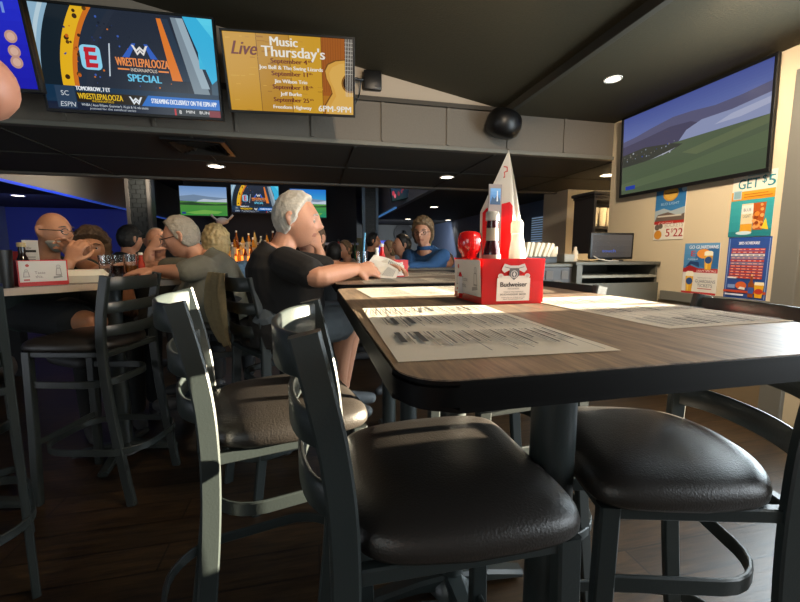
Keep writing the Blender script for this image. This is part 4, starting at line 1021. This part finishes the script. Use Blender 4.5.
p = aty(2, 262, 1.98); t = thing('black_cup', 'black cup at the left edge of the photo', 'cup', (p.x, p.y, LZ)); bm = new(); lathe(bm, [(0, 0), (.028, 0), (.036, .16), (.033, .16), (.026, .006), (0, .006)], n=20); obj('cup', bm, M_plastic, t, 50)
t = thing('foam_box', 'white foam takeout box in front of the bald man in glasses', 'box', tuple(lt(.80, .17)+V((0, 0, LZ))), math.radians(20))
M_foam = mat('foam_white', 'd8d0bc', .7)
bm = new(); lo = rrect(.20, .17, .02, 4); up_ = rrect(.225, .195, .025, 4)
va = [bm.verts.new((*p, 0)) for p in lo]; vb = [bm.verts.new((*p, .035)) for p in up_]
for i in range(len(lo)): bm.faces.new((va[i], va[(i+1) % len(lo)], vb[(i+1) % len(lo)], vb[i]))
bm.faces.new(va[::-1]); bm.faces.new(vb); obj('base', bm, M_foam, t, 40)
bm = new(); va = [bm.verts.new((*p, .0355)) for p in up_]; vb = [bm.verts.new((p[0]*.9, p[1]*.9, .062)) for p in lo]
for i in range(len(lo)): bm.faces.new((va[i], va[(i+1) % len(lo)], vb[(i+1) % len(lo)], vb[i]))
bm.faces.new(va[::-1]); bm.faces.new(vb); obj('lid', bm, M_foam, t, 40)
for px, Y, hh, rr_, lb, lc in ((107, 2.50, .135, .036, 'nearly empty clear tumbler beside the foam box', None), (119, 2.60, .135, .034, 'tumbler of dark cola on the left table', '2a1408'), (132.5, 2.55, .14, .036, 'tumbler of amber drink on the left table', 'a8641c'), (113, 2.72, .13, .032, 'clear tumbler behind the cola', None)):
    p = aty(px, 275, Y); t = thing('tumbler', lb, 'glass', (p.x, p.y, LZ))
    bm = new(); lathe(bm, [(0, 0), (rr_*.82, 0), (rr_, hh), (rr_-.003, hh), (rr_*.80-.003, .008), (0, .008)], n=24); obj('glass', bm, M_glass, t, 60)
    if lc: bm = new(); lathe(bm, [(0, .009), (rr_*.78-.003, .009), (rr_*.9-.004, hh*.55), (0, hh*.55)], n=24); obj('drink', bm, mat('drink_'+lc, lc, .1, trans=.4), t, 60)
p = aty(142, 272, 2.7); bottle('small red topped bottle near the grey shirt man', p.x, p.y, LZ, .15, .02, mat('hot_sauce', 'a8301c', .2), M_white, None, .45)
t = thing('phone', 'phone lying under the hands of the man in the grey shirt', 'phone', (-1.02, 2.62, LZ), math.radians(60)); obj('phone_body', B((-.036, -.075, 0), (.036, .075, .008), .003), M_plastic, t)
cv = Canvas(.7, .0002); cv.rect(-.033, -.07, .033, .07, 'b8c4dc'); o = cv.build('screen', t); o.rotation_euler = (-PI/2, 0, 0); o.location = (0, 0, .0085)
# cream jacket over the stool of the man in black
t = thing('jacket', 'cream jacket hanging over the back of the stool of the man in black', 'jacket', (-.335, 1.92, 0), math.radians(30))
bm = new(); g = []
for i in range(13):
    u = i/12; row = []
    for j in range(15):
        v = j/14; wd = .085+.045*math.sin(v*2.6)
        row.append(bm.verts.new((-.088-.03*math.sin(v*3)+.012*math.sin(u*17+v*4)+.02*v, (u-.5)*2*wd, 1.10-.33*v+.012*math.sin(u*9)*v)))
    g.append(row)
fs = [bm.faces.new((g[i][j], g[i+1][j], g[i+1][j+1], g[i][j+1])) for i in range(12) for j in range(14)]
bmesh.ops.solidify(bm, geom=fs, thickness=.012); 
bmesh.ops.translate(bm, verts=bm.verts, vec=(.0, 0, 0)); obj('cloth', bm, mat('cream_cloth', 'a89672', .9, bump=.4, scale=60, var=.2), t, 80)

# ================================================================== RIGHT WALL POSTERS AND SERVICE COUNTER
def poster(label, y0, y1, z0, z1, draw, dz=0.):
    w_, h_ = abs(y1-y0), z1-z0
    t = thing('poster', label, 'poster', (XR-.003, (y0+y1)/2, (z0+z1)/2), -PI/2); t.rotation_euler = (0, math.radians(dz), -PI/2)
    bm = new(); box(bm, (-w_/2, -.001, -h_/2), (w_/2, .002, h_/2)); obj('sheet', bm, mat('poster_paper', 'd8d0c4', .5), t)
    cv = Canvas(0, .00006, .4); draw(U(cv, w_, h_), cv); o = cv.build('print', t); o.location = (0, -.0015, 0)
def P_bucket(k, cv):
    k.r(0, 0, 1, 1, 'e0dacb'); k.g(0, .55, 1, 1, '3c7cae', '2c669c', 5); k.p([(0, .36), (0, .58), (.3, .62), (.55, .56), (1, .62), (1, .36)], 'a4b0b4'); k.p([(0, .36), (.1, .5), (.45, .54), (.8, .46), (1, .5), (1, .36)], '6a5a50'); k.r(.1, .45, .9, .48, 'c8c0b0')
    k.d(.5, .9, .17, 'c8963c', .15); k.d(.5, .9, .13, 'd8a84c', .115); k.r(.3, .89, .7, .92, '8a5c1c'); k.d(.93, .95, .05, 'a8c8e0')
    k.t('BUD LIGHT', .5, .68, .05, 'a8c4dc', .6); k.r(0, .31, 1, .37, 'b02a24'); k.t('draft beers', .4, .325, .03, 'f0dcd0', .5)
    k.d(.16, .10, .09, 'd08a2c'); k.d(.12, .25, .06, '6a5c50'); k.d(.24, .27, .05, '6a5c50'); k.t('BUCKETS', .68, .245, .08, 'b8a898', .6)
    k.t('5', .5, .06, .16, 'a8242a', .13, bold=.004); k.t('$', .64, .14, .08, 'a8242a', .06); k.t('22', .84, .06, .16, 'a8242a', .30, bold=.004)
def glass(k, x, y, w_, h_, wheat=True):
    k.p([(x-w_*.35, y), (x+w_*.35, y), (x+w_*.5, y+h_*.8), (x+w_*.45, y+h_), (x-w_*.45, y+h_), (x-w_*.5, y+h_*.8)], 'd8a02c'); k.p([(x-w_*.25, y+.03*h_), (x-w_*.05, y+.03*h_), (x, y+h_*.8), (x-w_*.35, y+h_*.8)], 'ecc050')
    k.p([(x-w_*.5, y+h_*.8), (x+w_*.5, y+h_*.8), (x+w_*.5, y+h_), (x+w_*.3, y+h_*1.06), (x-w_*.3, y+h_*1.06), (x-w_*.5, y+h_)], 'f0e8d0'); k.d(x, y+h_*.55, w_*.28, '2c4c84')
def P_guard(k, cv):
    k.r(0, 0, 1, 1, 'ddd8ce'); k.g(0, .47, 1, 1, '3f7cae', '5c94c0', 5); k.d(.75, .72, .28, '3268a0', .2); k.r(0, .44, 1, .52, 'b02a2c'); k.p([(0, .5), (.2, .58), (.45, .52), (.45, .46), (0, .46)], 'a02428'); k.p([(.05, .53), (.25, .60), (.48, .54), (.45, .64), (.2, .66)], '24406c')
    k.t('GO GUARDIANS', .55, .895, .065, 'e8eef4', .82, bold=.002)
    k.t('E', .27, .75, .11, 'c04a54', .12, bold=.006); k.t('GUARDIANS', .27, .68, .03, 'd8e0e8', .3)
    k.d(.57, .80, .13, 'e8943c', .09); glass(k, .72, .5, .24, .33)
    k.t('DRAFT SPECIALS', .69, .455, .04, 'f0dcd8', .55)
    glass(k, .22, .06, .24, .38); k.t('WIN TICKETS TO THE', .66, .33, .025, '8a8a90', .4); k.t('GUARDIANS', .68, .25, .06, '4c5468', .56); k.t('TICKETS', .68, .17, .06, '4c5468', .42); k.r(.48, .13, .88, .145, 'b85050')
    k.r(0, 0, 1, .07, 'b02a2c'); k.t('enter here for your chance', .6, .02, .03, 'f0d8d4', .6)
def P_get(k, cv):
    k.r(0, 0, 1, 1, 'e0d8c8'); k.r(.35, .945, .9, .96, '8aa0a0'); k.t('GET', .38, .76, .16, '1f7a84', .48, bold=.004); k.t('$', .74, .82, .12, '1f7a84', .10, bold=.002); k.t('5', .90, .76, .17, '1f7a84', .16, bold=.004)
    k.g(0, .58, 1, .72, 'd88a20', 'e8a438', 3); k.r(.3, .62, .95, .635, 'a8641c'); k.r(.3, .66, .85, .675, 'b0701c'); k.r(.04, .60, .24, .74, 'a8c4cc'); k.r(.06, .615, .22, .725, '88a8b0')
    k.g(0, 0, 1, .58, '2c8c94', '3ca0a4', 5); k.p([(.0, .08), (1, .12), (1, 0), (0, 0)], '247880'); k.r(.28, .06, .56, .52, 'd8c8a0'); k.r(.28, .36, .56, .50, 'e4e0d4'); k.r(.28, .06, .56, .2, 'd89c2c'); k.t('BLUE', .42, .4, .05, '4a5a6a', .18); k.t('LIGHT', .42, .3, .05, '4a5a6a', .18)
    k.p([(.58, .1), (.80, .1), (.84, .52), (.55, .52)], 'b0541c'); 
    rr = random.Random(4)
    for i in range(22): k.d(rr.uniform(.6, .8), rr.uniform(.14, .5), rr.uniform(.02, .04), rr.choice(['d08030', '8a3a10', 'e0a060', 'c06828']))
    k.p([(.78, .12), (.94, .10), (.86, .28)], 'e8c030'); k.d(.38, .06, .12, 'c8dce0', .03)
def P_sched(k, cv):
    k.g(0, 0, 1, 1, '28488c', '2c4e98', 3); k.r(.03, .02, .05, .98, '8098c8'); k.r(.95, .02, .97, .98, '8098c8')
    k.t('2025 SCHEDULE', .5, .885, .045, 'e8ecf4', .48, bold=.003)
    rr = random.Random(2)
    for i in range(11):
        z = .82-.045*i; k.r(.10, z-.034, .88, z, 'e0dcd8' if i in (2,) else ('8a7c94' if i in (3, 5) else 'b8423a'))
        for j in range(6): k.r(.13+.13*j, z-.024, .13+.13*j+rr.uniform(.04, .10), z-.010, 'e0a8a0' if i != 2 else '5a5a60')
    k.r(.08, .33, .30, .355, 'd8dce4'); k.d(.42, .22, .085, 'd0602c', .065); k.p([(.36, .16), (.52, .15), (.52, .19), (.40, .2)], 'e8e0d8'); k.r(.10, .17, .28, .23, '8098c8'); k.r(0, .10, 1, .14, 'b84830'); k.r(.05, .05, .5, .08, 'c8d0e0')
    k.p([(.60, .04), (.72, .04), (.73, .25), (.69, .3), (.68, .4), (.64, .4), (.63, .3), (.59, .25)], '8a4418'); k.r(.60, .1, .72, .2, '3858a0'); k.r(.64, .38, .68, .41, 'd8c898')
    k.p([(.76, .04), (.92, .04), (.95, .26), (.73, .26)], 'e0a424'); k.p([(.73, .24), (.95, .24), (.94, .29), (.74, .29)], 'f0e4c4'); k.d(.84, .14, .06, 'b83828', .045)
poster('beer bucket poster just below the wall television, with 5 and $22 in red', 2.852, 2.575, 1.298, 1.715, P_bucket)
poster('GO GUARDIANS poster with two beer glasses, lowest left on the cream wall', 2.546, 2.272, .862, 1.262, P_guard, 0)
poster('GET $5 poster with orange band and iced drink, upper right on the cream wall', 2.224, 1.958, 1.298, 1.722, P_get)
poster('blue schedule poster with red rows, directly under the GET $5 poster', 2.216, 1.945, .872, 1.294, P_sched)

M_cab = mat('cabinet_grey', '4e4c42', .5); M_cabd = mat('cabinet_dark', '2c2826', .5)
t = thing('service_counter', 'grey service counter holding the touch screen, beside the cream wall', 'counter', (2.48, 3.05, 0))
bm = new(); box(bm, (-.40, -.30, 0), (.40, -.28, .94)); box(bm, (-.40, .28, 0), (.40, .30, 1.09)); box(bm, (-.40, -.28, 0), (-.38, .28, 1.09)); box(bm, (.38, -.28, 0), (.40, .28, 1.09)); obj('cabinet', bm, M_cab, t)
obj('worktop', B((-.41, -.30, 1.09), (.41, .30, 1.115), .004), M_cab, t); obj('shelf', B((-.38, -.295, .985), (.38, .28, 1.005)), mat('shelf_edge_grey', '7a776a', .5), t)
obj('side_panel', B((-.40, -.302, .80), (-.35, -.28, 1.09)), M_cab, t)
t = thing('side_cabinet', 'dark checkered cabinet left of the touch screen counter', 'cabinet', (1.905, 3.08, 0))
obj('body', B((-.17, -.28, 0), (.17, .28, 1.075), .004), M_cabd, t); obj('worktop', B((-.175, -.29, 1.0755), (.17, .28, 1.10), .004), M_cab, t)
bm = new()
for i in range(4):
    for j in range(8):
        if (i+j) % 2 == 0: box(bm, (-.14+.07*i, -.286, .45+.075*j), (-.076+.07*i, -.28, .518+.075*j))
obj('weave_front', bm, mat('weave_brown', '4a443e', .6), t)
t = thing('touch_screen', 'black touch screen register on the service counter', 'monitor', (2.545, 2.93, 1.115), math.radians(-4))
obj('casing', B((-.205, -.012, .02), (.205, .02, .245), .006), M_plastic, t, 40)
cv = Canvas(.55, .0002); k = U(cv, .375, .19); k.g(0, 0, 1, 1, '5a5450', '6e6864', 4); k.t('touch', .42, .22, .13, '5a78e0', .34, bold=.003)
rr = random.Random(8)
for i in range(14): k.d(rr.random(), rr.random(), .012, '9a948c')
o = cv.build('screen', t); o.location = (0, -.0125, .1325)
bm = new(); box(bm, (-.08, -.06, 0), (.08, .08, .012), .003); box(bm, (-.03, .02, .01), (.03, .035, .10)); obj('stand', bm, M_plastic, t)
bm = new(); tube(bm, smoothpts([(-.17, .0, .05), (-.15, -.06, .02), (-.08, -.09, .006), (0, -.1, .006)]), .005, 8); obj('cable', bm, mat('cable_grey', 'a8a49c', .5), t, 60)
# takeaway bags, tubs and cup shelf
M_bag = mat('bag_paper', 'd6cdb8', .8, bump=.3, scale=25)
for i in range(6):
    t = thing('paper_bag', ('first', 'second', 'third', 'fourth', 'fifth', 'sixth')[i]+' white paper bag from the left in the row on the dark cabinet', 'bag', (1.79+.042*i, 3.10+.01*(i % 2), 1.155), 0, 'paper bags on the dark cabinet')
    t.rotation_euler = (0, math.radians(10+3*i), 0); bm = new(); box(bm, (-.015, -.08, 0), (.015, .08, .125), .004); obj('bag', bm, M_bag, t, 30)
t = thing('bag_tray', 'black tray holding the paper bags', 'tray', (1.905, 3.10, 1.10)); obj('tray', tray(.30, .22, .055, .004, .003), M_plastic, t)
t = thing('plastic_tub', 'clear plastic tub of sauce cups right of the paper bags', 'tub', (2.135, 2.98, 1.115)); obj('tub', tray(.085, .10, .06, .002, .006), transl('tub_clear', 'a8a69c', .2, .3), t)
t = thing('napkin_roll', 'white paper roll beside the paper bags', 'paper roll', (2.115, 3.13, 1.115)); bm = new(); lathe(bm, [(0, 0), (.04, 0), (.04, .13), (.012, .13), (.012, .02), (0, .02)], n=24); obj('roll', bm, M_bag, t, 40)
t = thing('wall_shelf', 'black wall shelf unit with cornice behind the service counter', 'shelf', (3.36, 4.0, 0))
bm = new(); z0, z1 = 1.18, 1.80
box(bm, (-.29, -.17, z0), (-.26, .17, z1)); box(bm, (.26, -.17, z0), (.29, .17, z1)); box(bm, (-.26, .15, z0), (.26, .17, z1)); obj('frame', bm, M_cabd, t)
for z in (1.18, 1.46, 1.77): obj('shelf_board', B((-.26, -.17, z), (.26, .15, z+.025)), M_cabd, t)
bm = new(); box(bm, (-.31, -.19, 1.80), (.31, .17, 1.825), .004); box(bm, (-.34, -.22, 1.825), (.34, .17, 1.86), .008); obj('cornice', bm, M_cabd, t)
for zz, lbz in ((1.4851, 'upper'), (1.2051, 'lower')):
    for i in range(4):
        t = thing('cup_stack', ('first', 'second', 'third', 'fourth')[i]+' stack of white cups from the left on the '+lbz+' wall shelf', 'cup stack', (3.16+.105*i, 3.93, zz), 0, 'white cup stacks on the wall shelf')
        bm = new(); lathe(bm, [(0, 0), (.036, 0), (.042, .16)]+[(.046, .16+.012*(j//2)+(.002 if j % 2 else 0)) for j in range(8)]+[(.043, .212), (.036, .10), (0, .10)], n=20); obj('cups', bm, M_bag, t, 40)
t = thing('sauce_bottle', 'pale bottle at the right end of the dark cabinet top', 'bottle', (2.28, 3.05, 1.115)); bm = new(); lathe(bm, [(0, 0), (.024, 0), (.026, .08), (.014, .10), (.014, .125), (0, .125)], n=20); obj('bottle', bm, mat('pale_bottle', 'b8a890', .5), t, 50)

# ================================================================== BAR
t = thing('bar_counter', 'long dark bar counter under the three televisions', 'counter', (-.75, 6.3, 0))
obj('worktop', B((-1.75, -.32, 1.02), (1.55, .32, 1.06), .006), mat('bar_top', '2c221a', .3), t); obj('front', B((-1.7, -.22, 0), (1.5, .22, 1.02)), M_cabd, t)
amber = ['b8701c', 'd8902c', '8a4410', 'c8a868', '6a2c0c', 'e0b050', 'b0b0a0', '94501c']
M_step = mat('lit_step', 'ffb050', .5, emit=1.5, emitc='ffa040')
t = thing('bottle_steps', 'stepped amber-lit bottle display behind the bar', 'shelf', (-1.14, 7.75, 0))
for i in range(3): obj('lit_step', B((-.52+.13*i, -.20+.10*i, 0 if i == 0 else .9), (.52, -.105+.10*i, 1.0+.13*i)), M_step, t)
k_ = 0
for i in range(3):
    for j in range(9-i):
        x = -1.14-.46+.13*i+.108*j; c = amber[(i*5+j*3) % len(amber)]
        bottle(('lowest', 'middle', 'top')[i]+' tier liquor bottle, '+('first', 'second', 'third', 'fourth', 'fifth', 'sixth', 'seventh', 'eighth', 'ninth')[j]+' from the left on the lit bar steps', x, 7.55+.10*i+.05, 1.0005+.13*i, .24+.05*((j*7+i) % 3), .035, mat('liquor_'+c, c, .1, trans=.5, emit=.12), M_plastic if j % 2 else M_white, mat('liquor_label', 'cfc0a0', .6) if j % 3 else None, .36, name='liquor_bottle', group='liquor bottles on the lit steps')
def small_tv(px0, py0, px1, py1, Y, lb, draw, e):
    p, q = aty(px0, py0, Y), aty(px1, py1, Y); television(lb, ((p.x+q.x)/2, Y, (p.z+q.z)/2), q.x-p.x, p.z-q.z, 0, 0, draw, e)
def blue_menu(cv, W, H):
    k = U(cv, W, H); k.g(0, 0, 1, 1, '1020a0', '2438d0', 4); k.t('SPECIALS', .5, .78, .1, '8098f0', .5); k.p([(.4, .1), (.6, .1), (.65, .5), (.35, .5)], '58c0f0'); k.r(.1, .62, .4, .68, '5070e0'); k.r(.5, .62, .8, .68, '5070e0')
small_tv(205, 233, 229, 252, 8.4, 'small blue menu screen under the bar televisions', blue_menu, .8)
small_tv(430, 232, 446, 250, 12.78, 'far television with a pale blue picture right of the woman in blue', lambda c, W, H: golf(c, W, H, ('2c80d0', '90c8f0', '2c8cb0')), .8)
small_tv(450.5, 238, 461, 258, 12.78, 'far dim television nearest the red carton', lambda c, W, H: golf(c, W, H, ('20507c', '406c94', '204c6c')), .6)
small_tv(374, 240, 392, 254, 12.78, 'far blue television behind the brick column', blue_menu, .9)
p = aty(393, 194, 6.6)
def sportsnight(cv, W, H):
    k = U(cv, W, H); k.r(0, 0, 1, 1, '1c2630'); rr = random.Random(6)
    for i in range(14): k.d(rr.uniform(.4, .95), rr.uniform(.4, .95), rr.uniform(.05, .12), rr.choice(['a8d8f0', '78b8e0', 'e0f0f8', '405868']))
    for i in range(7): k.d(rr.uniform(.05, .5), rr.uniform(.1, .5), rr.uniform(.05, .1), rr.choice(['c0303c', '802028', 'e06070']))
television('tilted screen on the fascia right of the brick column', (1.60, 6.8, 2.38), 1.0, .52, PI/2*.82*-1, math.radians(8), sportsnight, .85)
t = thing('wall_ornament', 'small white winged ornament under the bar televisions', 'ornament', tuple(aty(222.5, 221, 8.35)))
bm = new(); ell(bm, (0, 0, 0), (.12, .05, .07), None, 3)
for sd in (1, -1): sweep(bm, smoothpts([(sd*.06, 0, .0), (sd*.14, 0, .05), (sd*.20, -.01, .12)]), lambda q: circ(.05*(1-q*.8)+.004, 10, .02))
obj('body', bm, mat('ornament_white', 'd0c4b4', .6, emit=.0), t, 60)
bm = new(); tube(bm, [(0, .02, 0), (0, .10, -.16), (0, .12, -.52)], .012, 8); obj('stem', bm, M_plastic, t, 60)
tapc = ['1a1a1c', 'c8c4b8', 'a02820', '2c3c58', '1a1a1c', 'b8a070', '181818', '245034']
for i in range(8):
    p = aty(333+3.2*i, 258, 6.15); bottle(('first', 'second', 'third', 'fourth', 'fifth', 'sixth', 'seventh', 'eighth')[i]+' bottle from the left in the row on the bar counter', p.x, 6.15+.05*(i % 3), 1.0605, .26+.04*(i % 3), .033, mat('barbottle_'+tapc[i], tapc[i], .2), M_plastic, None, .4, name='bar_bottle', group='bottles on the bar counter')
struct('wall_cream_far', B((.28, 9.5, 0), (1.30, 9.6, 1.55)), mat('cream_far', 'c9b98a', .8, emit=.0))
t = thing('ring_sign', 'black ring hanging on the far pale wall', 'sign', tuple(aty(405, 233, 12.6))); bm = new(); lathe(bm, [(.10, -.03), (.32, -.03), (.32, .03), (.10, .03), (.10, -.03)], n=28); bmesh.ops.rotate(bm, cent=(0, 0, 0), matrix=Matrix.Rotation(PI/2, 3, 'X'), verts=bm.verts); bmesh.ops.translate(bm, vec=(0, .24, 0), verts=bm.verts); obj('ring', bm, M_plastic, t, 40)

# ================================================================== photographer's hand at the upper left edge
h0 = V((0, 0, 0))
p_tip = RM @ V((-.0843, .0474, .085))+V((0, 0, CAMZ))
t = thing('person', 'fingertip of the photographer poking in at the upper left edge of the photo', 'person', tuple(p_tip))
cw = lambda x, y, z: RM @ (V((x, y, z))-V((-.0832, .0468, .085)))
bm = new()
wr = cw(-.20, -.03, -.02)
limb(bm, [cw(-.24, -.28, -.12), cw(-.22, -.14, -.06), wr], [.042, .036, .027], 14)
limb(bm, [wr, cw(-.195, .0, .03), cw(-.185, .035, .065)], [.030, .036, .034], 14)
limb(bm, [cw(-.175, .055, .07), cw(-.145, .058, .085), cw(-.112, .053, .088), cw(-.0925, .0468, .085)], [.011, .0105, .0098, .0088], 12)
for i, yy in enumerate((.036, .016, -.004)):
    limb(bm, [cw(-.172, yy+.01, .07), cw(-.150, yy+.005, .088), cw(-.160, yy, .106), cw(-.180, yy-.002, .098)], [.011, .0105, .0095, .0085], 10)
limb(bm, [cw(-.19, .0, .02), cw(-.165, .03, .035), cw(-.140, .05, .05)], [.014, .012, .009], 10)
finish(bm, 'body', sk('skin_near', 'b0765c'), t, .0028, 3)
